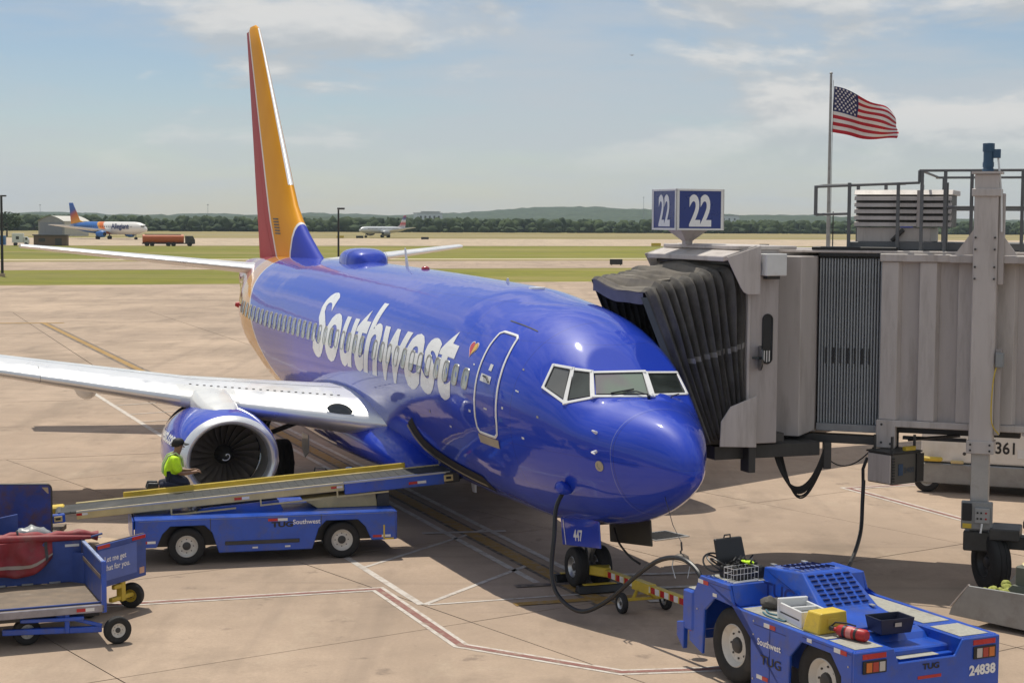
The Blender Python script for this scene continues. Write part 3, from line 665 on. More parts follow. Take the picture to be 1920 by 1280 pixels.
for side in (1, -1):
    ys = [.9, 1.9, 2.6, 3.4, 4.2, 5, 6, 7.5, 9, 11, 13, 15, 17.2]
    us = [0, .004, .012, .03, .055, .09, .125]; um = [.125, .2, .3, .45, .6, .72, .8, .9, 1.0]
    w = MB().rings([(lambda a: a[0] + a[1][::-1])(wsec(y, um, side)) for y in ys], True, True, True).build('wing', M_wing, jet, 50)
    segs = [(.9, 4.3), (5.45, 8.19), (8.2, 11.2), (11.21, 14.2), (14.21, 17.2)]
    for a, b in segs:
        yy = [a + (b - a) * i / 6 for i in range(7)]
        MB().rings([(lambda q: q[0][::-1] + q[1][1:])(wsec(y, us, side)) for y in yy], True, True, True).build('slat', M_chrome, w, 50)
    a, b = 4.3, 5.45; yy = [a + (b - a) * i / 4 for i in range(5)]
    MB().rings([(lambda q: q[0][::-1] + q[1][1:])(wsec(y, us, side)) for y in yy], True, True, True).build('leading_edge', M_white, w, 50)
    # panel joints on the upper skin
    pj = MB()
    for a in (.28, .60, .72):
        for i in range(len(ys) - 2): 
            p0 = wsec(ys[i+1], [a, a + .006], side)[0]; p1 = wsec(ys[i+2], [a, a + .006], side)[0]
            pj.add([v + Vector((0, 0, .004)) for v in (p0[0], p0[1], p1[1], p1[0])], [(0, 1, 2, 3)])
    pj.build('panel_joint', mat('skin_gap', (.25, .26, .27), .6), w, 0, fix=False)
    # vortex tabs along the inboard seam, landing light in the root
    vt = MB()
    for i in range(22):
        y = 2.2 + i * .14; p = wsec(y, [.14], side)[0][0]; vt.bx(p.x, p.x + .05, p.y - .025, p.y + .025, p.z, p.z + .012)
    vt.build('seal_tabs', M_dark, w, 0)
    l0 = wsec(2.35, [.02], side); mid = (l0[0][0] + l0[1][0]) / 2 + Vector((-.05, 0, .10))
    ll = MB(); rs = []
    for i in range(9):
        u = i / 8; y = 2.12 + .52 * u; q = wsec(y, [0, .02, .045], side); k = math.sin(math.pi * u) ** .6 if 0 < u < 1 else .02
        c = q[0][1]; d = Vector((.05, 0, .13)) * k
        rs.append([c - d + Vector((-.03, 0, .03)) + Vector((-.035 * k, 0, .02 * k)) * 0, c + Vector((-.045, 0, .03)), c + d + Vector((-.012, 0, .03))])
    ll.rings(rs, False).build('landing_light', M_lens, w, 60)
    for yf, ln, sz in ((6.95, 2.8, .30), (11.4, 2.2, .2)):
        l, c, z = (lerp(WY, a, yf) for a in (WL, WC, WZ)); ft = MB(); rs = []
        for i in range(12):
            u = i / 11; k = max(.03, math.sin(math.pi * (u * .92 + .04)) ** .6); rs.append([(l + c * .42 + ln * u, side * yf + sz * k * .8 * math.cos(a), z - .22 - .1 * u + sz * k * 1.1 * math.sin(a)) for a in [2 * math.pi * j / 14 for j in range(14)]])
        ft.rings(rs, True, True, True).build('flap_fairing', M_wing, w, 60)
    # winglet
    up, dn = wsec(17.2, [0, .05, .2, .5, .8, 1], side); base = up + dn[::-1]
    tip = [Vector((p.x * .35 + 21.2 * .65 + .3, side * (17.75 + .0 * p.x), 6.45 + .0 * p.z)) for p in base]; md = [Vector((p.x * .7 + 20.6 * .3, side * 17.45, 4.5 + (p.z - 4.05))) for p in base]
    MB().rings([base, md, tip], True, False, True).build('winglet', M_blue, w, 50)
# --- engines
def engine(side):
    EY, EZ, S0 = side * 4.83, 1.46, 10.98
    e = bpy.data.objects.new('engine', None); COL.objects.link(e); e.parent = jet
    def ring(s, r, n=56):
        o = []
        for k in range(n):
            a = 2 * math.pi * k / n; c, q = math.cos(a), math.sin(a)
            rz_ = r * (.86 if q > 0 else .92); f = 1 + (.02 * abs(c) if q < 0 else 0)
            o.append((s, EY + r * c * f, EZ + rz_ * q))
        return o
    MB().rings([ring(S0 + a, r) for a, r in ((.20, 1.005), (.28, 1.03), (.6, 1.09), (1.0, 1.12), (1.6, 1.115), (2.3, 1.05), (3.0, .93), (3.35, .85))], True).build('nacelle', M_blue, e, 60)
    MB().rings([ring(S0 + a, r) for a, r in ((.20, 1.006), (.10, .975), (.03, .935), (0, .895), (.015, .86), (.06, .825), (.14, .80), (.22, .79))], True).build('inlet_lip', M_chrome, e, 60)
    MB().rings([ring(S0 + a, r) for a, r in ((.22, .79), (.5, .775), (.8, .775))], True).build('inlet_duct', mat('inlet_grey', (.20, .185, .165), .5, var=.15), e, 60)
    C0 = Vector((S0 + .80, EY, EZ))
    MB().lathe([(0, .80), (.02, .05)], C0 + Vector((.18, 0, 0)), (1, 0, 0), 40).build('fan_disc', mat('fan_dark', (.05, .042, .034), .6), e, 60)
    for k in range(24):
        a0 = 2 * math.pi * k / 24; rows = []
        for i in range(6):
            r = .17 + .58 * i / 5; tw = R(25 + 35 * i / 5); w = .075 + .05 * i / 5; row = []
            for j in (-1, 0, 1):
                an = a0 + (j * w * math.sin(tw)) / r + .10 * (i / 5) ** 2; x = j * w * math.cos(tw)
                row.append(C0 + Vector((x + .05, r * math.cos(an), r * math.sin(an))))
            rows.append(row)
        MB().rings(rows, False).build('fan_blade', mat('fan_titanium', (.30, .25, .20), .38, metal=.55, var=.2), e, 60)
    sp = MB().lathe([(0, .20), (-.12, .165), (-.24, .105), (-.32, .04), (-.335, .001)], C0, (1, 0, 0), 28).build('spinner', mat('spinner_dark', (.03, .028, .026), .4), e, 60)
    sw = []
    for i in range(28):
        t = i / 27; a = .6 + t * 4.9; r = .02 + .085 * t; x = -.335 + .10 * (r / .105) ** 1.4; sw.append(C0 + Vector((x - .008, -side * 0 + r * math.cos(a), r * math.sin(a))))
    MB().tube(sw, .012, 5).build('spinner_swirl', M_mark, sp)
    MB().rings([ring(S0 + a, r) for a, r in ((3.2, .62), (3.9, .55), (4.4, .42))], True).build('core_nozzle', M_alu, e, 60)
    MB().rings([[(S0 + 3.3, EY + .85 * math.cos(t), EZ + .82 * math.sin(t)) for t in [2*math.pi*j/40 for j in range(40)]], [(S0 + 3.3, EY + .5 * math.cos(t), EZ + .5 * math.sin(t)) for t in [2*math.pi*j/40 for j in range(40)]]], True).build('bypass_exit', M_dark, e, 60)
    # pylon
    py = MB(); rs = []
    for s, zb, zt, hw in ((11.45, 2.16, 2.36, .12), (11.7, 2.16, 2.42, .28), (12.1, 2.14, 2.50, .38), (12.6, 2.14, 2.58, .42), (13.2, 2.14, 2.68, .43), (14.0, 2.1, 2.62, .34), (15.2, 1.95, 2.4, .2), (16.4, 2.0, 2.2, .1)):
        rs.append([(s, EY + hw * c, (zb + zt) / 2 + (zt - zb) / 2 * q) for c, q in ((-1,-1),(1,-1),(1,.3),(.75,.85),(0,1),(-.75,.85),(-1,.3))])
    py.rings(rs, True, True, True).build('pylon', M_white, e, 45, .02)
    # address lettering on the outboard face
    vs, fs = text2d('southwest.com', .42, .012, 1, cut=.05); w = max(v[0] for v in vs); mb = MB()
    nf = pchip([.28, .6, 1.0, 1.6, 2.3, 3.0, 3.35], [1.03, 1.09, 1.12, 1.115, 1.05, .93, .85])
    pts = []
    for x, y in vs:
        s = .50 + (w - x) if side > 0 else .45 + x
        rr = nf(min(3.3, s)) + .008; a = R(14) + y / 1.05
        pts.append((S0 + min(s, 3.3), EY + side * rr * math.cos(a), EZ + rr * .86 * math.sin(a)))
    mb.add(pts, fs).build('web_address', M_mark, e, 0, fix=False)
    return e
engine(1); engine(-1)
# --- fin, rudder, tailplane
def finmat():
    m = bpy.data.materials.new('fin_livery'); m.use_nodes = True; N = m.node_tree.nodes; L = m.node_tree.links; P = _p(m)
    tc = N.new('ShaderNodeTexCoord'); sep = N.new('ShaderNodeSeparateXYZ'); L.new(tc.outputs['Object'], sep.inputs[0])
    def mth(op, a, b=0.):
        n = N.new('ShaderNodeMath'); n.operation = op
        for i, v in enumerate((a, b)):
            if isinstance(v, (int, float)): n.inputs[i].default_value = v
            else: L.new(v, n.inputs[i])
        return n.outputs[0]
    def mix(fac, a, b):
        n = N.new('ShaderNodeMix'); n.data_type = 'RGBA'
        for s, v in ((n.inputs[0], fac), (n.inputs[6], a), (n.inputs[7], b)):
            if isinstance(v, tuple): s.default_value = (*v, 1)
            elif isinstance(v, (int, float)): s.default_value = v
            else: L.new(v, s)
        return n.outputs[2]
    no = N.new('ShaderNodeTexNoise'); no.inputs['Scale'].default_value = 1.1; no.inputs['Detail'].default_value = 6; L.new(tc.outputs['Object'], no.inputs['Vector'])
    X, Z = sep.outputs['X'], sep.outputs['Z']
    t = mth('SUBTRACT', X, mth('MULTIPLY', mth('SUBTRACT', Z, 5.3), .64))
    y = mix(no.outputs['Fac'], (.70, .29, .006), (.78, .35, .010)); r = mix(no.outputs['Fac'], (.36, .035, .045), (.43, .06, .07))
    c = mix(mth('GREATER_THAN', t, 27.2), y, (.76, .72, .68)); c = mix(mth('GREATER_THAN', t, 27.42), c, r)
    b = mth('ADD', X, mth('MULTIPLY', mth('SUBTRACT', Z, 5.2), .35))
    c = mix(mth('LESS_THAN', b, 25.22), c, (.76, .74, .72)); c = mix(mth('LESS_THAN', b, 25.08), c, (.03, .05, .39))
    L.new(c, P.inputs['Base Color']); P.inputs['Roughness'].default_value = .55; P.inputs['Specular IOR Level'].default_value = .2
    return m
M_fin = finmat()
# leading and trailing edge of the fin by height
FZ = [4.95, 5.3, 5.75, 6.15, 6.6, 7.2, 8.2, 10, 11.6, 12.15, 12.28]; FL = [22.0, 23.0, 24.1, 24.95, 25.6, 26.15, 27.0, 28.55, 29.95, 30.5, 30.9]; FE = [30.4, 30.5, 30.6, 30.72, 30.83, 31.0, 31.25, 31.72, 32.15, 32.3, 32.2]
us2 = [0, .008, .03, .08, .16, .3, .5, .66]
def fsec(z, us, k=1.):
    l, e = lerp(FZ, FL, z), lerp(FZ, FE, z); c = e - l; t = min(.10, .55 / c)
    a = [Vector((l + u * c, foil(u, t) * c * k, z)) for u in us]; return a + [Vector((p.x, -p.y, p.z)) for p in a[::-1]]
fz = [4.95, 5.3, 5.75, 6.15, 6.6, 7.2, 8.2, 9.1, 10, 10.8, 11.6, 12.15, 12.28]
fin = MB().rings([fsec(z, us2, .35 if z > 12.2 else 1) for z in fz], True, True, True).build('fin', M_fin, jet, 55)
MB().rings([fsec(z, [.665, .75, .85, 1.0]) for z in fz[0:-1]], True, True, True).build('rudder', M_fin, fin, 55)
MB().rings([fsec(z, [0, .004, .012], 1.04) for z in fz[5:-1]], True).build('leading_edge_strip', M_mark, fin, 55)
def stabz(y): return 4.62 + y * .092
for side in (1, -1):
    SY = [.3, 1.2, 7.2]; SL = [27.2, 28.0, 31.55]; SCh = [4.0, 3.4, 1.35]
    def ssec(y, us):
        l, c = lerp(SY, SL, y), lerp(SY, SCh, y)
        a = [Vector((l + u * c, side * y, stabz(y) + foil(u, .095) * c)) for u in us]; return a + [Vector((p.x, p.y, 2 * stabz(y) - p.z)) for p in a[::-1]]
    s = MB().rings([ssec(y, [.06, .16, .3, .5, .7]) for y in (.3, 1.2, 3, 5, 7.2)], True, True, True).build('tailplane', M_wing, jet, 50)
    MB().rings([ssec(y, [.0, .01, .03, .06]) for y in (.3, 1.2, 3, 5, 7.2)], True, True, True).build('leading_edge', M_chrome, s, 50)
    MB().rings([ssec(y, [.71, .85, 1]) for y in (1.3, 3, 5, 7.1)], True, True, True).build('elevator', M_wing, s, 50)
def finy(x, z):
    l, e = lerp(FZ, FL, z), lerp(FZ, FE, z); c = e - l; return foil((x - l) / c, min(.10, .55 / c)) * c
for k in range(6):
    z0 = 5.75 + k * .085; xs = (26.35 + .05 * k, 26.75 + .05 * k, 27.1 + .05 * k)
    MB().rings([[(x, finy(x, z) + .006, z) for x in xs] for z in (z0, z0 + .042)], False).build('flag_stripe', M_dark, fin, 0)
# --- landing gear
ng = bpy.data.objects.new('nose_gear', None); COL.objects.link(ng); ng.parent = jet
gz = .027                                           # the jet's frame sits a touch low at the nose: bring wheels to the ground
g = MB(); g.cyl((4.0, 0, .35), (3.95, 0, 1.5), .075, n=16); g.cyl((4.0, 0, .72), (3.95, 0, 1.5), .11, n=16); g.cyl((4.0, -.24, .345), (4.0, .24, .345), .06, n=12); g.tube([(3.9, 0, 1.0), (3.72, 0, .8), (3.9, 0, .5)], .035, 6); g.cyl((3.6, .1, 1.3), (3.95, .06, .95), .04); g.bx(3.80, 3.90, -.09, .09, .78, .98)
g.build('strut', M_alu, ng, 40)
for y in (.215, -.215): wheel(jet, (4.0, y, .345 + gz), .345, .22, (0, 1, 0), .52, M_alu)
tl = MB(); tl.cyl((3.86, 0, 1.02), (3.80, 0, 1.02), .07, n=14); tl.build('taxi_light', M_lens, ng)
dd = MB().hexa([(2.42, .45, 1.0), (4.02, .45, .77), (4.02, .48, .77), (2.42, .48, 1.0), (2.5, .45, 1.44), (4.16, .45, 1.34), (4.16, .48, 1.34), (2.5, .48, 1.44)]).build('gear_door', M_blue, ng, 0, .01)
def on_door(txt, size): 
    vs, fs = text2d(txt, size, .008); w = max(v[0] for v in vs)
    a = Vector((4.02, .48, .77)); r = (Vector((2.42, .48, 1.0)) - a).normalized(); u = Vector((.15, 0, .98)).normalized(); n = Vector((0, 1, 0))
    MB().add([a + r * (.52 + x) + u * (.10 + y) + n * .006 for x, y in vs], fs).build('door_number', M_mark, dd, 0, fix=False)
    ln = MB(); ln.add([a + r * (.15 + dx) + u * yy + n * .006 for dx, yy in ((0, .01), (.03, .01), (-.05, .44), (-.08, .44))], [(0, 1, 2, 3)]); ln.build('door_stripe', M_mark, dd, 0, fix=False)
on_door('447', .25)
MB().hexa([(2.42, -.48, .98), (4.1, -.48, .75), (4.1, -.45, .75), (2.42, -.45, .98), (2.5, -.48, 1.44), (4.2, -.48, 1.34), (4.2, -.45, 1.34), (2.5, -.45, 1.44)]).build('gear_door', mat('door_inside', (.085, .08, .06), .6, var=.3, scale=6), ng, 0, .01)
MB().bx(3.0, 4.5, -.42, .42, 1.28, 1.33).build('wheel_bay', M_black, ng, 0)
MB().tube(spline([(3.6, -.3, 1.1), (3.5, -.35, .85), (3.35, -.5, .62), (3.2, -.62, .52)]), .02, 6).build('ground_strap', M_black, ng)
for side in (1, -1):
    mg = bpy.data.objects.new('main_gear', None); COL.objects.link(mg); mg.parent = jet
    dz = -.0067 * 12.6 + .02
    g = MB(); g.cyl((16.6, side * 2.86, .5 + dz), (16.5, side * 2.95, 2.1), .11, n=16); g.cyl((16.6, side * 2.2, .54 + dz), (16.6, side * 3.5, .54 + dz), .075, n=12); g.cyl((16.55, side * 2.86, 1.2), (16.2, side * 1.6, 1.7), .06); g.cyl((16.55, side * 2.9, 1.3), (15.6, side * 2.9, 1.9), .045); g.tube([(16.4, side * 2.86, 1.2), (16.1, side * 2.86, .95), (16.45, side * 2.86, .6)], .04, 6)
    g.build('strut', M_dark, mg, 40)
    for y in (2.50, 3.26): wheel(jet, (16.6, side * y, .56 + dz), .56, .40, (0, 1, 0), .48, M_alu)
    MB().hexa([(16.2, side * 3.2, 1.05), (16.95, side * 3.2, 1.05), (16.95, side * 3.22, 1.05), (16.2, side * 3.22, 1.05), (16.2, side * 3.12, 1.95), (16.95, side * 3.12, 1.95), (16.95, side * 3.14, 1.95), (16.2, side * 3.14, 1.95)]).build('leg_door', M_white, mg, 0, .01)
    MB().prism([(14.9, .95), (15.2, .8), (15.5, .95), (15.5, 1.35), (14.9, 1.35)], side * 2.25, side * 2.28, 'y').build('leg_door', M_white, mg, 0, .01)
# wheel chocks at the nose wheels
for k, (s, nm) in enumerate(((3.50, 'front'), (4.52, 'rear'))):
    ck = thing('wheel_chock', 'black rubber chock with yellow bar wedged %s the nose wheels' % ('in front of' if k == 0 else 'behind'), 'chock', (*ax(s), 0), math.pi / 2 + .3626, 'nose wheel chocks')
    MB().prism([(-.11, .018), (.11, .018), (.05, .15), (-.05, .15)], -.42, .42).build('wedge', M_black, ck, 0, .015)
    MB().bx(-.045, .045, -.30, .30, .151, .165).build('bar', M_yel, ck, 0)
# ================================================================== belt loader
def rrect(x0, x1, z0, z1, r, n=4):
    o = []
    for cx, cz, a in ((x1 - r, z1 - r, 0), (x0 + r, z1 - r, 90), (x0 + r, z0 + r, 180), (x1 - r, z0 + r, 270)):
        o += [(cx + r * math.cos(R(a + 90 * i / n)), cz + r * math.sin(R(a + 90 * i / n))) for i in range(n + 1)]
    return o
bl = thing('belt_loader', 'blue belt loader with a yellow railed conveyor reaching the open cargo hold', 'belt loader', (-4.78, 31.94, 0), math.atan2(.258, .966))
WB, TR = 1.435, .80
def side_panel(y0, y1):
    p = [(-2.38, .36), (-2.36, .88), (2.44, .88), (2.45, .34), (1.98, .34), (1.86, .60), (1.72, .74), (1.12, .74), (.98, .60), (.86, .22), (-.86, .22), (-.98, .60), (-1.12, .74), (-1.74, .74), (-1.88, .60), (-1.98, .36)]
    return MB().prism(p, y0, y1)
ch = side_panel(-.99, -.95).build('side_panel', M_tblue, bl, 0, .012); side_panel(.95, .99).build('side_panel', M_tblue, bl, 0, .012)
MB().bx(-2.37, 2.43, -.948, .948, .80, .876).build('deck', M_tblue, bl, 0, .012)
MB().bx(-2.30, 2.38, -.62, .62, .30, .78).build('frame', M_dark, bl, 0, .02)
MB().bx(2.432, 2.47, -.97, .97, .34, .872).build('end_panel', M_tblue, bl, 0, .012)
MB().bx(-2.41, -2.384, -.97, .97, .36, .872).build('end_panel', M_tblue, bl, 0, .012)
MB().bx(-.75, .62, -1.012, -.992, .36, .43).build('step_strip', M_dark, bl, 0, .006)
MB().lathe([(0, .085), (.012, .085), (.014, .001)], (2.472, -.72, .66), (1, 0, 0), 18).build('end_lamp', M_lens, bl)
MB().bx(2.2, 2.23, -1.0, -.991, .36, .62).build('yellow_stripe', M_yel, bl, 0); MB().bx(2.23, 2.40, -1.0, -.991, .345, .375).build('yellow_stripe', M_yel, bl, 0)
for x in (-WB, WB):
    for y in (-TR, TR): wheel(bl, (x, y, .345), .345, .24, (0, 1, 0), .58)
def reflector(parent, x, y, z, w, hgt=.045, ny=-1, flip=False):
    a, b = (M_reflw, M_reflr) if flip else (M_reflr, M_reflw)
    o = MB().bx(x, x + w / 2, y, y + .004 * ny, z, z + hgt).build('reflector', a, parent, 0)
    MB().bx(x + w / 2, x + w, y, y + .004 * ny, z, z + hgt).build('reflector', b, parent, 0)
reflector(bl, -2.30, -.992, .44, .30); reflector(bl, .04, -.992, .77, .36, .05); reflector(bl, 2.0, -.992, .39, .34)
text_on('TUG', .13, (.10, -.991, .66), (1, 0, 0), (0, 0, 1), M_black, 'maker_mark', bl, .006, 1.5, off=.003)
text_on('Southwest', .12, (.50, -.991, .70), (1, 0, 0), (0, 0, 1), M_mark, 'airline_name', bl, .002, off=.003)
for x in (-.25, .35): MB().bx(x, x + .1, -1.002, -.992, .28, .31).build('marker_light', M_reflw, bl, 0)
for x in (-1.02, 1.02): MB().bx(x, x + .012, -.9935, -.9905, .24 if abs(x) < 1 else .62, .87).build('panel_seam', M_dark, bl, 0)
MB().bx(-2.3, 2.4, -.995, -.9905, .845, .853).build('panel_seam', mat('worn_edge', (.20, .26, .48), .5), bl, 0)
# conveyor, sloping up to the hold
cv = bpy.data.objects.new('conveyor', None); COL.objects.link(cv); cv.parent = bl; cv.location = (-3.80, 0, .86); cv.rotation_euler = (0, -math.atan2(.56, 7.6), 0)
CLn = 7.62
MB().bx(.05, CLn - .05, -.42, .42, .06, .10).build('belt', M_belt, cv, 0, .02)
bz = MB()
for i in range(46): bz.bx(.15 + i * .162, .165 + i * .162, -.41, .41, .1, .106)
bz.build('belt_cleats', M_belt, cv, 0)
MB().bx(.42, 5.35, -.50, -.44, -.04, .115).build('near_rail', M_cream, cv, 0, .01)
MB().bx(5.36, CLn - .32, -.50, -.44, -.12, .115).build('near_rail', M_tblue, cv, 0, .01)
MB().bx(.42, CLn - .2, -.508, -.502, .085, .118).build('rail_cap', mat('rail_cap_grey', (.50, .50, .48), .5), cv, 0)
MB().bx(.42, CLn - .2, .44, .50, -.06, .115).build('far_rail', M_cream, cv, 0, .01)
MB().bx(1.30, 6.75, .52, .56, .09, .21).build('guard_rail', M_yel, cv, 0, .015)
MB().bx(1.50, 3.1, .565, 1.14, .075, .115).build('side_platform', M_cream, cv, 0, .01); MB().bx(1.45, 1.9, .50, .52, .09, .20).build('guard_bracket', M_yel, cv, 0); MB().bx(5.9, 6.2, .50, .52, .09, .20).build('guard_bracket', M_yel, cv, 0)
for a, b in ((2.1, 3.3), (3.75, 4.9), (5.2, 6.2)):
    t = MB(); t.bx(a, b, -.515, -.495, -.16, -.13); t.bx(a, a + .03, -.515, -.495, -.13, -.02); t.build('rail_support', M_cream, cv, 0)
for x in (.12, CLn - .12): MB().cyl((x, -.45, .04), (x, .45, .04), .075, n=18).build('end_roller', M_dark, cv)
lf = MB(); lf.bx(-.06, .22, -.56, -.44, -.06, .10); lf.build('end_housing', M_tblue, cv, 0, .02)
MB().bx(.02, .17, -.575, -.562, -.03, .07).build('end_lamp', M_cream, cv, 0, .01); MB().bx(.05, .14, -.582, -.576, 0, .04).build('lamp_lens', M_black, cv, 0)
rh = MB(); rh.bx(CLn - .30, CLn - .02, -.56, -.44, -.10, .10); rh.build('end_housing', M_dark, cv, 0, .02)
MB().bx(CLn - .34, CLn - .16, -.575, -.562, -.06, .06).build('end_lamp', M_cream, cv, 0, .01); MB().bx(CLn - .30, CLn - .20, -.582, -.576, -.02, .03).build('lamp_lens', M_black, cv, 0)
MB().cyl((CLn + .02, -.42, .02), (CLn + .02, .42, .02), .09, n=16).build('bumper_roller', M_rubber, cv)
reflector(cv, .42, -.506, .03, .2, .04); reflector(cv, 3.28, -.512, .0, .28, .05); reflector(cv, 5.1, -.512, .02, .22, .04); reflector(cv, 6.6, -.506, -.06, .34, .05)
MB().bx(-.10, .22, .18, .50, -.02, .12).build('control_box', M_yel, cv, 0, .03); MB().tube([(-.05, .48, .1), (-.18, .55, .42), (-.16, .58, .50)], .03, 8).build('control_lever', M_yel, cv)
# lift arms and yellow undercarriage below the belt
la = MB(); la.hexa([(1.05, -.40, .88), (2.2, -.40, .88), (2.2, .4, .88), (1.05, .4, .88), (.75, -.40, 1.06), (2.15, -.40, 1.16), (2.15, .4, 1.16), (.75, .4, 1.06)])
la.build('lift_cradle', M_cream, bl, 0, .01)
MB().bx(2.18, 2.42, -.45, .45, .876, 1.16).build('pivot_block', M_dark, bl, 0, .015)
MB().hexa([(-1.3, -.42, .86), (.4, -.42, .86), (.4, .42, .86), (-1.3, .42, .86), (-1.1, -.42, .96), (.3, -.42, 1.07), (.3, .42, 1.07), (-1.1, .42, .96)]).build('lift_cradle', M_tblue, bl, 0, .01)
for y in (-.3, .3): MB().cyl((-1.6, y, .78), (-.9, y, .95), .045).build('lift_ram', M_alu, bl)
MB().tube([(1.1, .58, 1.26), (1.15, .64, 1.50), (1.35, .64, 1.48), (1.5, .60, 1.28)], .016, 6).build('hand_hoop', M_black, bl)
MB().prism([(1.62, 1.28), (1.9, 1.30), (1.86, 1.50), (1.76, 1.50)], .56, .59).build('side_flag', mat('light_blue_panel', (.10, .2, .55), .4), bl, 0)

# ================================================================== kneeling ramp worker
pr = thing('person', 'ramp worker in yellow-green shirt and black cap kneeling on the belt loader', 'person', (0, 0, 0), 0)
pr.parent = None
kx, kz = -1.54, 1.14
pw = bl.location + Vector((.966 * kx - .258 * .84, .258 * kx + .966 * .84, 0)); pr.location = (pw.x, pw.y, kz); pr.rotation_euler = (0, 0, math.atan2(.258, .966)); pr.scale = (1.1, 1.1, 1.1)
def skin(name, verts, edges, rad, m, parent, root=0, sub=2):
    me = bpy.data.meshes.new(name); me.from_pydata(verts, edges, []); o = bpy.data.objects.new(name, me); COL.objects.link(o); o.parent = parent
    me.materials.append(m)
    o.modifiers.new('skin', 'SKIN'); 
    if not me.skin_vertices:
        b = bmesh.new(); b.from_mesh(me); b.verts.layers.skin.verify(); b.to_mesh(me); b.free()
    sv = me.skin_vertices[0].data
    for i, r in enumerate(rad): sv[i].radius = (r if isinstance(r, tuple) else (r, r)); sv[i].use_root = (i == root)
    s = o.modifiers.new('sub', 'SUBSURF'); s.levels = sub; s.render_levels = sub
    o.modifiers['skin'].use_smooth_shade = True
    return o
M_skin = mat('skin', (.30, .17, .11), .55, var=.06); M_hi = mat('safety_yellow_shirt', (.60, .92, .02), .75, var=.15, scale=8, bump=.3); M_navy = mat('navy_trousers', (.018, .022, .045), .8, var=.25, scale=8, bump=.3); M_cap = mat('black_cap', (.012, .013, .014), .7, var=.2); M_hair = mat('dark_hair', (.02, .014, .01), .7)
V = [(-.04, 0, .20), (-.04, 0, .34), (-.01, 0, .50), (.03, 0, .60), (.05, 0, .645), (.065, 0, .71), (.08, 0, .775), (.07, 0, .835)]
E_ = [(i, i + 1) for i in range(7)]; RD = [(.12, .15), (.11, .14), (.10, .17), .085, .062, (.088, .074), (.10, .078), (.07, .06)]
def limb(pts, rs, frm):
    global V, E_, RD
    k = frm
    for p, r in zip(pts, rs): V.append(p); RD.append(r); E_.append((k, len(V) - 1)); k = len(V) - 1
    return k
hands = []
for s in (-1, 1):
    limb([(-.03, s * .13, .19), (.20, s * .15, .12), (.22, s * .15, .08), (-.16, s * .14, .07), (-.30, s * .14, .06), (-.38, s * .14, .05)], [.095, .07, .06, .05, .042, .035], 0)
    k = limb([(.0, s * .20, .52), (.04, s * .24, .37), (.08, s * .23, .30), (.25, s * .15, .30), (.31, s * .13, .31)], [.065, .050, .045, .034, .026], 2)
    k = limb([(.36, s * .12, .315)], [.032], k)
    for j, (dy, ln) in enumerate(((-.026, .055), (-.009, .066), (.009, .062), (.026, .05))): limb([(.40, s * .12 + dy, .318), (.40 + ln * .6, s * .11 + dy, .31), (.40 + ln * .85, s * .10 + dy, .285)], [.009, .0085, .007], k)
    limb([(.365, s * .12 - s * .035, .335), (.40, s * .12 - s * .05, .33)], [.010, .008], k)
body = skin('body', V, E_, RD, M_skin, pr)
face = MB(); face.cyl((.145, 0, .75), (.182, 0, .737), .014, .010, 8); face.build('nose', M_skin, pr)
for s in (-1, 1):
    MB().lathe([(-.008, .001), (-.006, .01), (.004, .012), (.006, .001)], (.15, s * .032, .775), (1, 0, 0), 10).build('eye', M_black, pr); MB().lathe([(-.01, .02), (.01, .024), (.014, .001)], (.065, s * .078, .76), (0, s, 0), 10).build('ear', M_skin, pr)
MB().bx(.14, .157, -.022, .022, .703, .709).build('mouth', mat('lips', (.25, .10, .08), .5), pr, 0)
MB().lathe([(0, .095), (.05, .1), (.08, .085)], (.05, 0, .755), (-.1, 0, 1), 18).build('hair', M_hair, pr, 60)
cp = MB(); cp.lathe([(0, .103), (.03, .106), (.07, .092), (.095, .05), (.10, .001)], (.07, 0, .80), (.05, 0, 1), 22); cp.build('cap', M_cap, pr, 60)
cb = MB(); rs = [[(.07 + r * math.cos(a), r * math.sin(a) * .92, .807 - (r - .1) * .25 + dz) for a in [R(-55 + 110 * i / 10) for i in range(11)]] for r, dz in ((.098, .004), (.19, .004), (.19, -.004), (.098, -.004))]
cb.rings(rs, False).build('cap_brim', M_cap, pr, 60)
skin('shirt', [(-.05, 0, .20), (-.05, 0, .33), (-.02, 0, .49), (.02, 0, .58), (-.01, -.205, .52), (.04, -.24, .39), (.08, -.235, .32), (-.01, .205, .52), (.04, .24, .39), (.08, .235, .32)], [(0, 1), (1, 2), (2, 3), (2, 4), (4, 5), (5, 6), (2, 7), (7, 8), (8, 9)], [(.165, .19), (.165, .19), (.15, .21), (.09, .10), .10, .088, .08, .10, .088, .08], M_hi, pr)
tr_v = [(-.05, 0, .19)]; tr_e = []; tr_r = [(.14, .17)]
for s in (-1, 1):
    k = 0
    for p, r in (((-.02, s * .12, .18), .12), ((.12, s * .15, .15), .105), ((.22, s * .15, .11), .09), ((.19, s * .15, .085), .082), ((-.1, s * .145, .10), .088), ((-.28, s * .14, .08), .075)): tr_v.append(p); tr_r.append(r); tr_e.append((k, len(tr_v) - 1)); k = len(tr_v) - 1
skin('trousers', tr_v, tr_e, tr_r, M_navy, pr)
for s in (-1, 1):
    MB().hexa([(-.50, s*.14-.045, .02), (-.28, s*.14-.045, .0), (-.28, s*.14+.045, .0), (-.50, s*.14+.045, .02), (-.46, s*.14-.04, .15), (-.28, s*.14-.04, .14), (-.28, s*.14+.04, .14), (-.46, s*.14+.04, .15)]).build('boot', M_black, pr, 0, .025, 2)
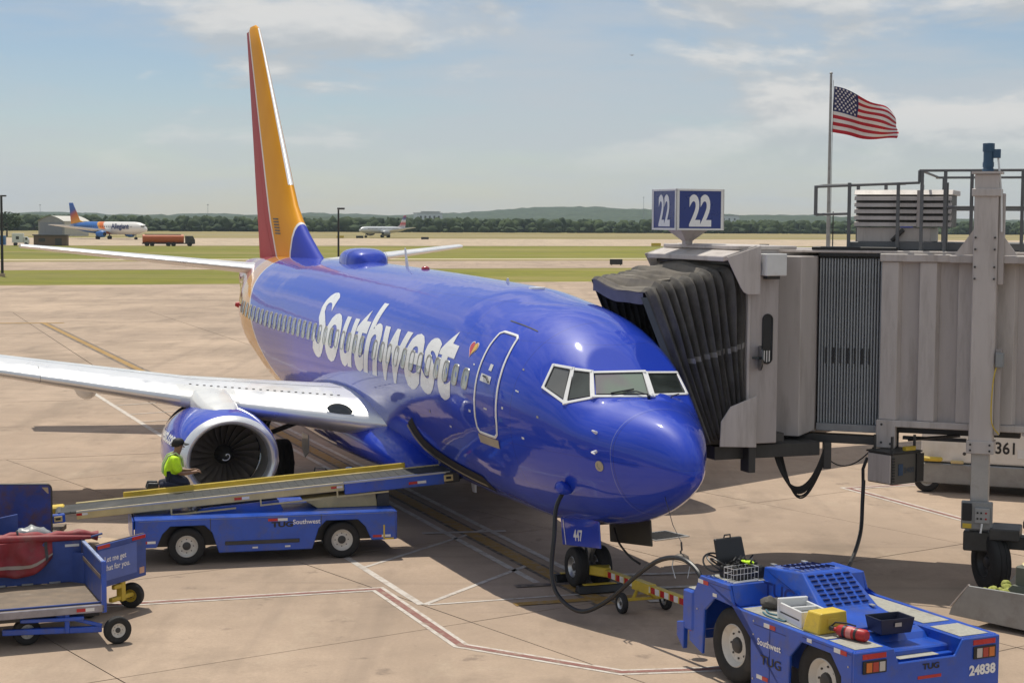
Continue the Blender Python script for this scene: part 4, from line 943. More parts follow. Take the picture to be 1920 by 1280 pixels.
for s in (-1, 1):
    MB().tube([(-.205, s * .09, .30), (-.19, s * .10, .45), (-.11, s * .11, .60), (.02, s * .11, .65), (.13, s * .10, .55), (.15, s * .09, .40)], .018, 6).build('reflective_strip', mat('silver_tape', (.50, .62, .30), .35), pr)

# ================================================================== baggage carts
def cart_wheel(p, c, yaw=0.): return wheel(p, c, .205, .125, (math.sin(yaw), math.cos(yaw), 0) if True else None, .52)
ca = thing('baggage_cart', 'open blue baggage cart with red tarpaulin hanging over its back wall, nearest the viewer', 'baggage cart', (-6.06, 24.98, 0), math.atan2(.398, .917), 'baggage carts at the left')
LC, WC_ = 3.3, 1.85
MB().bx(-LC, -.02, .02, WC_ - .02, .50, .57).build('deck', M_floor, ca, 0, .008)
MB().bx(-LC, -.01, -.03, .018, .47, .585).build('deck_edge', mat('edge_steel', (.33, .32, .36), .4, metal=.5, var=.25, dirt=(.16, .12, .1)), ca, 0, .008)
MB().bx(-LC, -.05, .12, .15, .571, .60).build('deck_lip', M_wblue, ca, 0, .005)
MB().bx(-LC, -.05, .15, WC_ - .15, .38, .50).build('chassis', M_dark, ca, 0, .01)
ew = MB().bx(-.035, 0, .06, WC_ - .03, .572, 1.20).build('end_wall', M_wblue, ca, 0, .008)
MB().bar((-.02, 0, 1.215), (-.02, WC_, 1.215), .06, .035).build('wall_cap', mat('worn_cap', (.30, .36, .55), .4, metal=.3, var=.2), ew, 0, .006)
MB().bar((-.045, .06, .98), (-.045, WC_ - .15, .98), .02, .06).build('rub_rail', mat('worn_timber', (.20, .15, .12), .8, var=.3), ew, 0)
MB().bx(-.05, .025, -.03, .05, .46, 1.235).build('corner_post', M_tblue, ca, 0, .01)
MB().bx(-LC, -.04, WC_ - .035, WC_, .572, 1.24).build('back_wall', M_wblue, ca, 0, .008)
for i in range(5): MB().bx(-.55 - i * .42, -.38 - i * .42, WC_ - .06, WC_ - .036, .574, .60).build('floor_clip', M_alu, ca, 0)
MB().bx(-.30, -.08, WC_ - .042, WC_ - .036, 1.14, 1.18).build('label_plate', M_reflw, ca, 0)
reflector(ca, -.42, -.032, .50, .26, .05)
# steering axle, turned
axl = MB(); axl.bar((-1.45, .28, .22), (-.05, -.02, .22), .09, .09); axl.bar((-.70, .1, .46), (-.05, -.03, .27), .06, .05); axl.bar((-.55, .05, .47), (-.55, .05, .18), .07, .07); axl.bar((-1.2, .2, .40), (-.3, .05, .40), .2, .06); axl.build('axle', M_tblue, ca, 0, .01)
for c in ((.16, -.12, .205), (-1.10, .30, .205)): cart_wheel(ca, c, R(-8))
for c in ((-2.9, .2, .205), (-2.9, 1.6, .205)): cart_wheel(ca, c)
MB().bar((-.02, WC_ - .02, 1.24), (.30, WC_ + .05, 1.30), .03, .03).build('latch_rod', mat('rod_blue', (.08, .12, .3), .4, metal=.5), ca, 0, .005)
# tarpaulin draped over the back wall
tp = MB(); rs = []; NU, NV = 34, 12
def tarp_pt(u, v):
    x = -2.6 + 2.1 * u; n1 = noise.noise(Vector((x * 3.2, v * 1.5, 1))); fold = .075 * math.sin(x * 10 + 3 * n1) * min(1, v * 2) + .07 * n1
    drop = .60 - .26 * max(0, u - .55) / .45 + .09 * math.sin(x * 5.2)
    if v < .15: return (x, WC_ + .06 - v * .9, 1.275 + .02 * n1 - (.06 - v * .4) * .2)
    k = (v - .15) / .85; return (x, WC_ - .09 - .07 * math.sin(k * 1.6) + fold, 1.275 - k * drop + .01 * n1)
for i in range(NU + 1): rs.append([tarp_pt(i / NU, j / NV) for j in range(NV + 1)])
tarp = tp.rings(rs, False).build('tarpaulin', M_tarp, None, 60); tarp.location = ca.location; tarp.rotation_euler = ca.rotation_euler; tarp.modifiers.new('t', 'SOLIDIFY').thickness = .008
tag(tarp, 'red tarpaulin draped over the back wall of the nearest baggage cart', 'tarpaulin')
def strip(x0, x1, v0, v1, nm, m):
    rs = [[Vector(tarp_pt((x + 2.6) / 2.1, v0 + (v1 - v0) * j / 10)) + Vector((0, -.018, .006)) for j in range(11)] for x in (x0, x1)]; MB().rings(rs, False).build(nm, m, tarp, 60)
strip(-.62, -.575, .2, .85, 'strap', M_dark); strip(-1.55, -1.50, .2, .98, 'strap', M_dark)
rs = [[Vector(tarp_pt(i / 24, v)) + Vector((0, -.012, 0)) for v in (.72, .80)] for i in range(25)]; MB().rings(rs, False).build('reflective_band', mat('tarp_band', (.36, .29, .24), .6), tarp, 60)
rt = []
for i in range(31):
    t = i / 30; rt.append((-2.9 + 3.15 * t, WC_ + .16 + .03 * math.sin(t * 9), 1.36 - .10 * t + .014 * math.sin(t * 23)))
ro = MB(); ro.tube(rt, [.075 + .018 * math.sin(i * 1.9) for i in range(31)], 10); ro = ro.build('tarpaulin_roll', M_tarp, None, 60); ro.location = ca.location; ro.rotation_euler = ca.rotation_euler
tag(ro, 'rolled red tarpaulin tied along the top of the cart wall', 'tarpaulin')
for t in (4, 13, 18): MB().tube([Vector(rt[t]) + Vector((0, .098 * math.cos(a), .098 * math.sin(a))) for a in [2 * math.pi * k / 12 for k in range(13)]], .016, 5).build('tie_strap', M_black, ro)
ro2 = MB().tube([(-1.65, WC_ + .02, 1.285), (-1.2, WC_ + .0, 1.30), (-.6, WC_ - .02, 1.29), (.1, WC_ - .05, 1.27)], [.05, .07, .06, .03], 9).build('tarpaulin_fold', M_tarp, ro, 60)

cb_ = thing('baggage_cart', 'worn blue baggage cart with white slogan on its end panel and cardboard on top', 'baggage cart', (-6.50, 26.35, 0), math.atan2(.90, .43), 'baggage carts at the left')
pl = MB().bx(0, 1.22, 0, .035, .50, 1.19).build('end_panel', M_wblue, cb_, 0, .008)
MB().bx(.02, .97, -.006, -.001, .60, 1.10).build('slogan_board', mat('slogan_blue', (.10, .16, .46), .4, var=.12), pl, 0)
text_on('Let me get', .125, (.16, -.006, .90), (1, 0, 0), (0, 0, 1), M_mark, 'slogan', pl, .002, off=.004); text_on('that for you.', .125, (.16, -.006, .76), (1, 0, 0), (0, 0, 1), M_mark, 'slogan', pl, .002, off=.004)
MB().bx(.86, 1.2, -.006, -.001, 1.13, 1.185).build('reflector', M_reflr, pl, 0); MB().bx(.0, .30, -.006, -.001, 1.13, 1.185).build('reflector', M_reflr, pl, 0); MB().bx(1.04, 1.16, -.006, -.001, .56, .66).build('sticker', mat('peach_sticker', (.6, .36, .25), .5), pl, 0)
MB().bx(.0, 1.22, .035, .06, 1.15, 1.2).build('panel_cap', mat('rusty_cap', (.16, .10, .075), .7, var=.3), pl, 0)
MB().bx(.03, 1.19, .06, 2.7, .48, .56).build('deck', M_floor, cb_, 0, .008)
MB().bx(.0, .03, .04, 2.7, .56, 1.05).build('side_wall', M_wblue, cb_, 0, .006); MB().bx(1.19, 1.22, .04, 2.7, .56, 1.05).build('side_wall', M_wblue, cb_, 0, .006); MB().bx(.03, 1.19, 2.67, 2.7, .56, 1.3).build('end_wall', M_wblue, cb_, 0, .006)
for c in ((.98, .12, .205), (.10, .28, .205), (.2, 2.3, .205), (1.02, 2.3, .205)): wheel(cb_, c, .205, .14, (.94, .34, 0), .5, M_yel)
yb = MB(); yb.bx(.62, .72, .02, .14, .18, .50); yb.bx(.40, .95, .04, .12, .20, .27); yb.bx(.45, .72, .03, .10, .40, .47); yb.build('axle_bracket', M_yel, cb_, 0, .01)
for loc, dims, rz, ry, lab in (((.62, .55, 1.02), (.36, .30, .05), 20, 4, 'flat cardboard sheet resting on the slogan cart beside the end panel'), ((.45, 1.35, 1.02), (.55, .42, .05), 8, -3, 'flat cardboard carton further back on the slogan cart')):
    bx_ = thing('cardboard_box', lab, 'box', (0, 0, 0), 0); bx_.parent = None
    wl = Matrix.Translation(cb_.location) @ Matrix.Rotation(cb_.rotation_euler.z, 4, 'Z') @ Vector(loc); bx_.location = wl; bx_.rotation_euler = (R(ry), R(3), cb_.rotation_euler.z + R(rz))
    a, b, c = dims
    MB().bx(-a, a, -b, b, -.46, .10).build('carton', M_card, bx_, 0, .008)
    MB().hexa([(-a, -b, .102), (a, -b, .102), (a, .02, .105), (-a, .02, .105), (-a, -b - .02, .108), (a, -b - .02, .108), (a, .02, .112), (-a, .02, .112)]).build('flap', M_card, bx_, 0)
    f = MB().hexa([(-a, b, .10), (a, b, .10), (a, b + .01, .10), (-a, b + .01, .10), (-a, b + .20, .18), (a, b + .20, .18), (a, b + .21, .18), (-a, b + .21, .18)]).build('flap', M_card, bx_, 0)
bg_ = MB(); rs = []
for i in range(13):
    u = i / 12; k = max(.05, math.sin(math.pi * u) ** .6); rs.append([(-.3 + .6 * u, .17 * k * math.cos(a) * (1 + .25 * noise.noise(Vector((u * 5, a, 2)))), .12 + .13 * k * math.sin(a) * (1 + .5 * noise.noise(Vector((u * 6, a * 2, 5))))) for a in [2 * math.pi * j / 18 for j in range(18)]])
bag = bg_.rings(rs, True, True, True).build('plastic_sack', mat('pale_plastic', (.30, .31, .31), .35, var=.15, scale=9, bump=.5), None, 50); bag.location = (-7.68, 26.95, 1.14); bag.rotation_euler = (0, R(8), .5); tag(bag, 'crumpled pale plastic sack lying on the baggage behind the rolled tarpaulin', 'sack')
lg = thing('suitcase', 'dark hard suitcase under the pale plastic sack', 'suitcase', (-7.75, 27.0, .565), .5)
MB().bx(-.36, .36, -.24, .24, .03, .50).build('shell', mat('suitcase_grey', (.09, .085, .08), .5, var=.2), lg, 0, .05, 3); MB().tube([(-.1, -.25, .35), (-.1, -.28, .35), (.1, -.28, .35), (.1, -.25, .35)], .012, 6).build('handle', M_black, lg)
for x in (-.3, .3): MB().cyl((x, -.2, .03), (x, .2, .03), .03, n=10).build('caster', M_black, lg)
cc = thing('baggage_cart', 'blue baggage cart with a tall rust-scratched end board standing behind the others', 'baggage cart', (-8.30, 30.30, 0), R(4), 'baggage carts at the left')
bd = MB().prism(rrect(-2.0, 0, .62, 1.54, .08), -.02, .02).build('end_board', mat('rusty_board_blue', (.025, .045, .24), .5, var=.3, scale=2, dirt=(.10, .045, .035), dscale=2.2, dlo=.46, dhi=.66), cc, 0, .006)
fr_ = rrect(-2.0, 0, .62, 1.54, .08); MB().tube([(x, 0, z) for x, z in fr_] + [(fr_[0][0], 0, fr_[0][1])], .022, 6).build('board_frame', M_dark, bd)
MB().prism([(-.16, 1.49), (-.05, 1.49), (-.04, 1.38), (-.06, 1.38)], -.026, -.021).build('corner_sticker', M_card, bd, 0)
MB().bx(-2.0, 0, .05, 1.4, .48, .58).build('deck', M_floor, cc, 0, .008); MB().bx(-1.95, -.05, -.9, .04, .50, .56).build('deck', M_floor, cc, 0, .008)
MB().bx(-2.0, -.45, -.93, -.90, .56, .98).build('side_wall', M_wblue, cc, 0, .006)
for c in ((-.25, .35, .205), (-1.75, .35, .205), (-.3, -.6, .205), (-1.7, -.6, .205)): wheel(cc, c, .205, .125, (1, 0, 0), .52)
MB().bx(-1.9, -.1, -.6, .45, .3, .48).build('chassis', M_dark, cc, 0, .01)

# ================================================================== pushback tractor
tg = thing('pushback_tractor', 'blue low pushback tractor numbered 24838 in the right foreground', 'tractor', (4.09, 20.6, 0), math.atan2(.898, -.44))
TW = 2.3
prof = [(-.22, .30), (-.22, 1.10), (2.40, 1.12), (2.52, 1.39), (3.24, 1.39), (3.56, .88), (3.50, .40), (3.16, .28), (3.12, .92), (2.88, 1.13), (2.22, 1.10), (1.98, .84), (1.95, .14), (1.10, .14), (1.08, .74), (.84, .98), (.22, .98), (0.0, .74), (-.02, .30)]
for y0, y1 in ((-.05, 0), (-TW, -TW + .05)): MB().prism(prof, y0, y1).build('side_panel', M_tblue, tg, 0, .012)
MB().bx(-.215, 2.40, -.58, -.052, 1.04, 1.098).build('side_deck', M_tblue, tg, 0, .01); MB().bx(-.215, 2.40, -TW + .052, -1.70, 1.04, 1.098).build('side_deck', M_tblue, tg, 0, .01)
MB().bx(2.52, 3.23, -TW + .052, -.052, 1.33, 1.385).build('front_deck', M_tblue, tg, 0, .01)
MB().hexa([(2.40, -TW + .05, 1.10), (2.43, -TW + .05, 1.10), (2.43, -.05, 1.10), (2.40, -.05, 1.10), (2.50, -TW + .05, 1.385), (2.53, -TW + .05, 1.385), (2.53, -.05, 1.385), (2.50, -.05, 1.385)]).build('deck_riser', M_tblue, tg, 0, .006)
MB().bx(2.58, 3.18, -.90, -.12, 1.386, 1.392).build('tread_mat', M_tread, tg, 0); MB().bx(.42, 2.30, -.50, -.09, 1.099, 1.106).build('tread_mat', M_tread, tg, 0); MB().bx(-.16, .36, -.52, -.09, 1.099, 1.106).build('tread_mat', M_tread, tg, 0)
MB().bx(.60, 2.30, -TW + .09, -1.78, 1.099, 1.106).build('tread_mat', M_tread, tg, 0); MB().bx(-.16, .42, -TW + .10, -1.74, 1.099, 1.106).build('tread_mat', M_tread, tg, 0)
MB().bx(.0, 3.1, -1.70, -.60, .35, .98).build('chassis', M_tblue, tg, 0, .02)
# front: bumper, coupling, connection box
MB().hexa([(3.45, -TW + .1, .40), (3.62, -TW + .1, .45), (3.62, -.1, .45), (3.45, -.1, .40), (3.26, -TW + .1, 1.30), (3.46, -TW + .1, .98), (3.46, -.1, .98), (3.26, -.1, 1.30)]).build('front_panel', M_tblue, tg, 0, .02)
MB().bx(3.40, 3.66, -.42, .02, .55, 1.12).build('connection_box', M_tblue, tg, 0, .02); MB().bx(3.42, 3.64, -.38, -.06, 1.121, 1.14).build('box_lid', M_tread, tg, 0, .005)
MB().bx(3.58, 3.80, -1.4, -.9, .42, .60).build('tow_hitch', M_dark, tg, 0, .02)
MB().prism([(3.62, .25), (3.80, .42), (3.80, .62), (3.60, .66)], -.05, .03).build('bumper_horn', M_tblue, tg, 0, .01)
# engine hood with louvres
hy0, hy1 = -.60, -1.52
hd = MB(); 
hpf = [(2.60, 1.12), (2.66, 1.56), (1.78, 1.64), (1.22, 1.24), (.62, 1.14), (.60, .98), (2.60, .98)]
tl_ = lambda x, z: .08 if z > 1.5 else 0
vs_ = [(x, hy0 - tl_(x, z), z) for x, z in hpf] + [(x, hy1 + tl_(x, z), z) for x, z in hpf]; n_ = len(hpf)
hd.add(vs_, [tuple(range(n_ - 1, -1, -1)), tuple(range(n_, 2 * n_))] + [(i, (i + 1) % n_, (i + 1) % n_ + n_, i + n_) for i in range(n_)])
hood = hd.build('engine_hood', M_tblue, tg, 0, .02, 2)
def louvre(p0, du, dv, nrm): 
    p0, du, dv, nrm = map(Vector, (p0, du, dv, nrm))
    a = [p0 + nrm * .003, p0 + du + nrm * .003, p0 + du + dv + nrm * .003, p0 + dv + nrm * .003]; m = MB(); m.add([*a, p0 + nrm * .02 + dv * .9, p0 + du + nrm * .02 + dv * .9], [(0, 1, 2, 3), (3, 2, 5, 4)], 0)
    m.build('louvre', M_lv, hood, 0, fix=False)
M_lv = mat('louvre_dark_blue', (.012, .022, .12), .5)
for c in range(7):      # on the top panel and down the slope
    y = -.76 - c * .085
    for k in range(2): 
        x = 2.42 - k * .32; louvre((x, y, 1.565 + (2.66 - x) * .09 + .016), (-.22, 0, .02), (0, -.032, 0), (0, 0, 1))
sl_u = Vector((1.22 - 1.78, 0, 1.24 - 1.64)).normalized(); sl_n = Vector((.4, 0, -.56)).normalized(); sl_n = Vector((-sl_u.z, 0, sl_u.x)); sl_n = sl_n if sl_n.z > 0 else -sl_n
for r_ in range(5):
    for c in range(7):
        y = -.73 - r_ * .145; p = Vector((1.78, y, 1.64)) + sl_u * (.06 + c * .085) + sl_n * .004
        louvre(p, Vector((0, -.105, 0)), sl_u * .035, sl_n)
for x, y, z in ((2.6, -.80, 1.58), (2.6, -1.32, 1.58), (1.22, -.75, 1.25), (1.18, -1.40, 1.25)): MB().bx(x - .04, x + .05, y - .03, y + .03, z, z + .02).build('hood_latch', M_alu, hood, 0, .004)
text_on('TUG', .26, (2.52, hy0 + .022, 1.22), (-1, 0, 0), (0, 0, 1), mat('tug_mark_blue', (.02, .04, .22), .4), 'maker_mark', hood, .006, 1.4, off=.004)  # maker mark lettering in an even dark blue
# rear: seat recess, low rear step, lights, number
MB().bx(-.10, .60, -1.68, -.60, .84, .90).build('recess_floor', M_tblue, tg, 0, .01); MB().bx(-.14, .30, -1.42, -.80, .901, .907).build('tread_mat', M_tread, tg, 0)
MB().hexa([(.30, -1.68, .90), (.62, -1.68, .90), (.62, -.60, .90), (.30, -.60, .90), (.45, -1.68, 1.05), (.62, -1.68, 1.10), (.62, -.60, 1.10), (.45, -.60, 1.05)]).build('recess_step', M_tblue, tg, 0, .01)
for y0, y1 in ((-.60, -.585), (-1.70, -1.685)): MB().bx(-.215, 2.4, y0, y1, .84, 1.09).build('recess_wall', M_tblue, tg, 0)
rp = MB().prism([(-.002, .30), (-.002, 1.095), (-.60, 1.095), (-.68, .90), (-1.58, .90), (-1.70, 1.095), (-TW + .002, 1.095), (-TW + .002, .30)], -.27, -.222, 'x').build('rear_panel', M_tblue, tg, 0, .012)
for y in (-.12, -1.86):
    lb = MB().bx(-.292, -.271, y - .36, y, .82, .98).build('tail_lamp', M_black, rp, 0, .006)
    cs = [(.62, .16, .02), (.42, .03, .02), (.55, .52, .48)]; cs = cs if y > -1 else cs[::-1]
    for k, c in enumerate(cs): MB().bx(-.298, -.2925, y - .33 + .10 * (2 - k) + .0, y - .245 + .10 * (2 - k), .84, .96).build('lamp_lens', mat('lens_%d' % int(c[2] * 100) + ('' if c[0] > .6 else 'r'), c, .2, coat=.6), lb, 0)
    MB().bx(-.2755, -.2705, y - .36, y + .0, 1.0, 1.065).build('reflector', M_reflr, rp, 0)
MB().bx(-.2755, -.2705, -1.35, -.98, .66, .70).build('reflector', M_reflr, rp, 0)
text_on('24838', .17, (-.271, -1.80, .62), (0, -1, 0), (0, 0, 1), M_mark, 'fleet_number', rp, .008, off=.006)
text_on('TUG', .10, (-.271, -1.05, .78), (0, -1, 0), (0, 0, 1), M_black, 'maker_mark', rp, .004, 1.3, off=.006)
MB().bx(-.30, -.271, -1.25, -1.05, .34, .50).build('tow_eye', M_alu, rp, 0, .02)
MB().tube([(-.2, -.62, 1.02), (-.2, -.66, .93), (-.2, -.72, .80)], .02, 7).build('lamp_stalk', M_black, tg)
for x, y in ((2.55, -.26), (.53, -.26), (2.55, -TW + .26), (.53, -TW + .26)): wheel(tg, (x, y, .53), .53, .34, (0, 1, 0), .56, n=36)
for x, z, f in ((1.40, 1.0, 0), (1.55, .28, 0), (-.12, 1.02, 0), (3.02, 1.28, 0)): reflector(tg, x, .002, z, .26, .055, 1, False)
for x, z in ((2.8, 1.16), (.6, 1.02)): MB().bx(x, x + .1, .002, .008, z, z + .045).build('marker_light', M_reflw, tg, 0)
text_on('Southwest', .125, (1.80, .004, .74), (-1, 0, 0), (0, 0, 1), M_mark, 'airline_name', tg, .003, off=.004)
text_on('TUG', .17, (1.72, .004, .50), (-1, 0, 0), (0, 0, 1), M_black, 'maker_mark', tg, .003, 1.35, off=.004)
MB().bx(3.44, 3.50, .001, .006, .55, .60).build('reflector', M_reflr, tg, 0)
for x0_, x1_, z0_, z1_ in ((1.16, 1.90, .985, .992), (1.52, 1.527, .16, .98), (2.45, 3.2, 1.325, 1.332), (-.2, .8, 1.055, 1.061)): MB().bx(x0_, x1_, .0005, .004, z0_, z1_).build('panel_seam', M_lv, tg, 0)
bo = MB()
for x, z in ((1.9, 1.03), (1.9, .85), (1.15, .2), (1.9, .25), (-.15, .6), (-.15, .9), (3.3, .9)): bo.cyl((x, .0, z), (x, .008, z), .014, n=6)
bo.build('bolts', M_alu, tg)
TM = Matrix.Translation(tg.location) @ Matrix.Rotation(tg.rotation_euler.z, 4, 'Z'); TZ = tg.rotation_euler.z
def on_tug(name, label, cat, loc, rz=0.): return thing(name, label, cat, TM @ Vector(loc), TZ + R(rz))
# things lying on the tractor
k = on_tug('tool_case', 'open black hard case with lid raised on the tractor front deck', 'case', (2.88, -.46, 1.393), 96)
MB().bx(-.26, .26, -.19, .19, 0, .16).build('base', M_black, k, 0, .02, 2); MB().bx(-.23, .23, -.16, .16, .161, .168).build('foam', mat('foam', (.03, .03, .03), .95), k, 0)
MB().hexa([(-.26, -.24, .16), (.26, -.24, .16), (.26, -.20, .14), (-.26, -.20, .14), (-.24, -.36, .50), (.24, -.36, .50), (.24, -.30, .50), (-.24, -.30, .50)]).build('lid', M_black, k, 0, .025, 2)
MB().tube([(-.06, -.34, .49), (-.05, -.335, .54), (.05, -.335, .54), (.06, -.34, .49)], .012, 6).build('handle', M_black, k)
for a, b in ((-.18, -.12), (.12, .18)): MB().bx(a, b, .19, .205, .10, .16).build('latch', M_dark, k, 0)
gear = MB(); random.seed(4)
for i in range(9):
    p = Vector((random.uniform(-.18, .18), random.uniform(-.12, .12), .19)); pts = [p + Vector((.09 * math.cos(t * 1.3 + i), .07 * math.sin(t * 1.7 + i), .03 * math.sin(t * 2 + i) + .01 * t)) for t in range(7)]; gear.tube(spline(pts, 4), .012, 6)
gear.build('cable_tangle', M_black, k)
hv = on_tug('glove', 'bright yellow-green glove lying in the open black case', 'glove', (2.80, -.52, 1.575), 30)
g_ = MB(); rs = []
for i in range(8):
    u = i / 7; kk = max(.1, math.sin(math.pi * min(.93, u + .05)) ** .5); rs.append([(-.08 + .16 * u, .05 * kk * math.cos(a), .03 + .03 * kk * math.sin(a) * (1 + .4 * noise.noise(Vector((u * 7, a, 1))))) for a in [2 * math.pi * j / 12 for j in range(12)]])
g_.rings(rs, True, True, True).build('palm', M_hi, hv, 50)
for j in range(4): MB().tube([(.07, -.035 + .023 * j, .035), (.11, -.04 + .026 * j, .045), (.14, -.042 + .028 * j, .03)], .011, 6).build('finger', M_hi, hv)
wb = on_tug('wire_basket', 'white wire basket beside the open black case', 'basket', (2.66, -.30, 1.393), 96)
w_ = MB()
for z in (.02, .12, .2): w_.tube([(-.22, -.1, z), (.22, -.1, z), (.22, .1, z), (-.22, .1, z), (-.22, -.1, z)], .004, 5)
for i in range(8):
    for y in (-.1, .1): w_.tube([(-.22 + i * .063, y, .0), (-.22 + i * .063, y, .2)], .003, 5)
for i in range(4): w_.tube([(-.22, -.1 + i * .066, .006), (.22, -.1 + i * .066, .006)], .005, 5)
w_.build('wires', M_reflw, wb)
cl = MB()
for q in range(3): cl.tube([(3.12 + .02 * q + .17 * math.cos(a), -.28 + .05 * q + .15 * math.sin(a), 1.43 + .10 * (1 + math.sin(a + q)) + .02 * q) for a in [2 * math.pi * i / 22 for i in range(23)]], .014, 6)
clo = cl.build('cable_coil', M_black, None); clo.matrix_world = TM; tag(clo, 'loose coil of thin black cable at the tractor front corner', 'cable')
yb = on_tug('yellow_block', 'yellow wedge-sided chock block on the tractor side deck', 'block', (.78, -.34, 1.107), 4)
MB().hexa([(-.15, -.25, 0), (.17, -.25, 0), (.17, .25, 0), (-.15, .25, 0), (-.15, -.22, .27), (.12, -.22, .27), (.12, .2, .27), (-.15, .2, .27)]).build('body', M_yel, yb, 0, .02, 2); MB().bx(-.16, -.151, -.10, .10, .08, .2).build('face_plate', M_yel, yb, 0, .01)
wx = on_tug('white_crate', 'scuffed white open frame crate behind the yellow block', 'crate', (1.26, -.36, 1.107), -8)
f_ = MB()
for y in (-.2, .18): f_.bx(-.30, .34, y, y + .03, 0, .22)
f_.bx(-.30, -.27, -.17, .18, 0, .22); f_.bx(.30, .36, -.21, .22, 0, .27); f_.bx(-.02, .02, -.17, .18, .16, .22)
f_.build('frame', M_white, wx, 0, .008); MB().bx(-.27, .30, -.17, .18, .02, .16).build('contents', M_galv, wx, 0)
for y in (-.205, .212): MB().bx(-.25, .28, y, y + .002 if y > 0 else y + .002, .09, .11).build('side_slot', M_dark, wx, 0)
ex = on_tug('fire_extinguisher', 'red fire extinguisher lying on the tractor rear deck corner', 'extinguisher', (.30, -.36, 1.19), -74)
MB().lathe([(-.26, .001), (-.26, .06), (-.235, .078), (.14, .078), (.18, .06), (.205, .028), (.24, .028)], (0, 0, 0), (0, 1, 0), 24).build('cylinder', M_red, ex, 50)
MB().bx(-.03, .03, .235, .31, -.02, .03).build('valve', M_dark, ex, 0, .005); MB().tube([(0, .30, .02), (.03, .25, .08), (.06, .10, .09), (.05, -.05, .085)], .012, 7).build('hose', M_black, ex)
for y in (-.12, .06): MB().lathe([(y - .02, .081), (y + .02, .081)], (0, 0, 0), (0, 1, 0), 20).build('strap', M_black, ex, 50)
MB().lathe([(-.06, .0795), (.02, .0795)], (0, 0, 0), (0, 1, 0), 24).build('label_band', mat('label_pink', (.55, .20, .18), .5), ex, 50)
cr = on_tug('plastic_crate', 'dark blue-black open plastic crate on the tractor seat recess', 'crate', (.42, -1.08, 1.11), -4)
c_ = MB(); o_ = [(-.18, -.26), (.18, -.26), (.18, .26), (-.18, .26)]; s_ = .86
c_.rings([[(x * s_, y * s_, 0) for x, y in o_], [(x, y, .20) for x, y in o_], [(x * .92, y * .94, .20) for x, y in o_], [(x * s_ * .9, y * s_ * .94, .02) for x, y in o_]], True, True, True).build('tub', mat('crate_black_blue', (.014, .017, .04), .4, var=.2), cr, 0, .006)
MB().bx(-.192, -.182, -.05, .05, .10, .15).build('clip', M_alu, cr, 0)
sk = on_tug('rag_bundle', 'dark crumpled rag bundle on the tractor side deck', 'rag', (2.12, -.42, 1.107), 15)
rs = []
for i in range(10):
    u = i / 9; kk = max(.05, math.sin(math.pi * u) ** .5); rs.append([(-.17 + .34 * u, .12 * kk * math.cos(a) * (1 + .4 * noise.noise(Vector((u * 5, a * 1.5, 3)))), .08 + .085 * kk * math.sin(a) * (1 + .5 * noise.noise(Vector((u * 5, a * 2, 7))))) for a in [2 * math.pi * j / 16 for j in range(16)]])
MB().rings(rs, True, True, True).build('cloth', M_canvas, sk, 50)
st_ = MB().tube([TM @ Vector(p) for p in spline([(2.05, -.30, 1.12), (1.85, -.22, 1.12), (1.6, -.28, 1.12), (1.4, -.14, 1.12), (1.75, -.12, 1.12), (1.95, -.18, 1.12)], 8)], .012, 6).build('strap', mat('teal_strap', (.06, .16, .20), .6), None); tag(st_, 'thin teal strap lying on the tractor side deck', 'strap')

# ================================================================== tow bar
P0, P1 = Vector((1.62, 28.60, .36)), Vector((3.30, 24.55, .52)); dv = (P1 - P0); LT = dv.length
tb = thing('tow_bar', 'yellow tow bar with red and white bands joining nose wheel and tractor', 'tow bar', P0, math.atan2(dv.y, dv.x)); tb.rotation_euler = (0, -math.asin(dv.z / LT), math.atan2(dv.y, dv.x))
MB().bar((0, 0, 0), (LT, 0, 0), .12, .12).build('shaft', M_yel, tb, 0, .012)
for i in range(13): MB().bx(.22 + i * .32, .36 + i * .32, -.0625, -.0605, -.05, .05).build('band', M_reflr if i % 1 == 0 else M_reflw, tb, 0)
for i in range(13): MB().bx(.36 + i * .32, .50 + i * .32, -.0625, -.0605, -.05, .05).build('band', M_reflw, tb, 0)
MB().hexa([(-.28, -.22, -.07), (.1, -.06, -.07), (.1, .06, -.07), (-.28, .22, -.07), (-.28, -.22, .09), (.1, -.06, .09), (.1, .06, .09), (-.28, .22, .09)]).build('tow_head', M_yel, tb, 0, .02)
MB().bx(1.15, 1.75, -.075, .075, -.09, .075).build('sleeve', M_yel, tb, 0, .01)
tx = MB(); tx.bar((1.45, -.36, -.20), (1.45, .36, -.20), .05, .05); tx.bar((1.25, 0, -.06), (1.45, -.2, -.2), .05, .05); tx.bar((1.6, 0, -.06), (1.45, .2, -.2), .05, .05); tx.build('axle', M_yel, tb, 0, .008)
for y in (-.40, .40): wheel(tb, (1.45, y, -.245), .17, .09, (0, 1, 0), .55, M_alu)
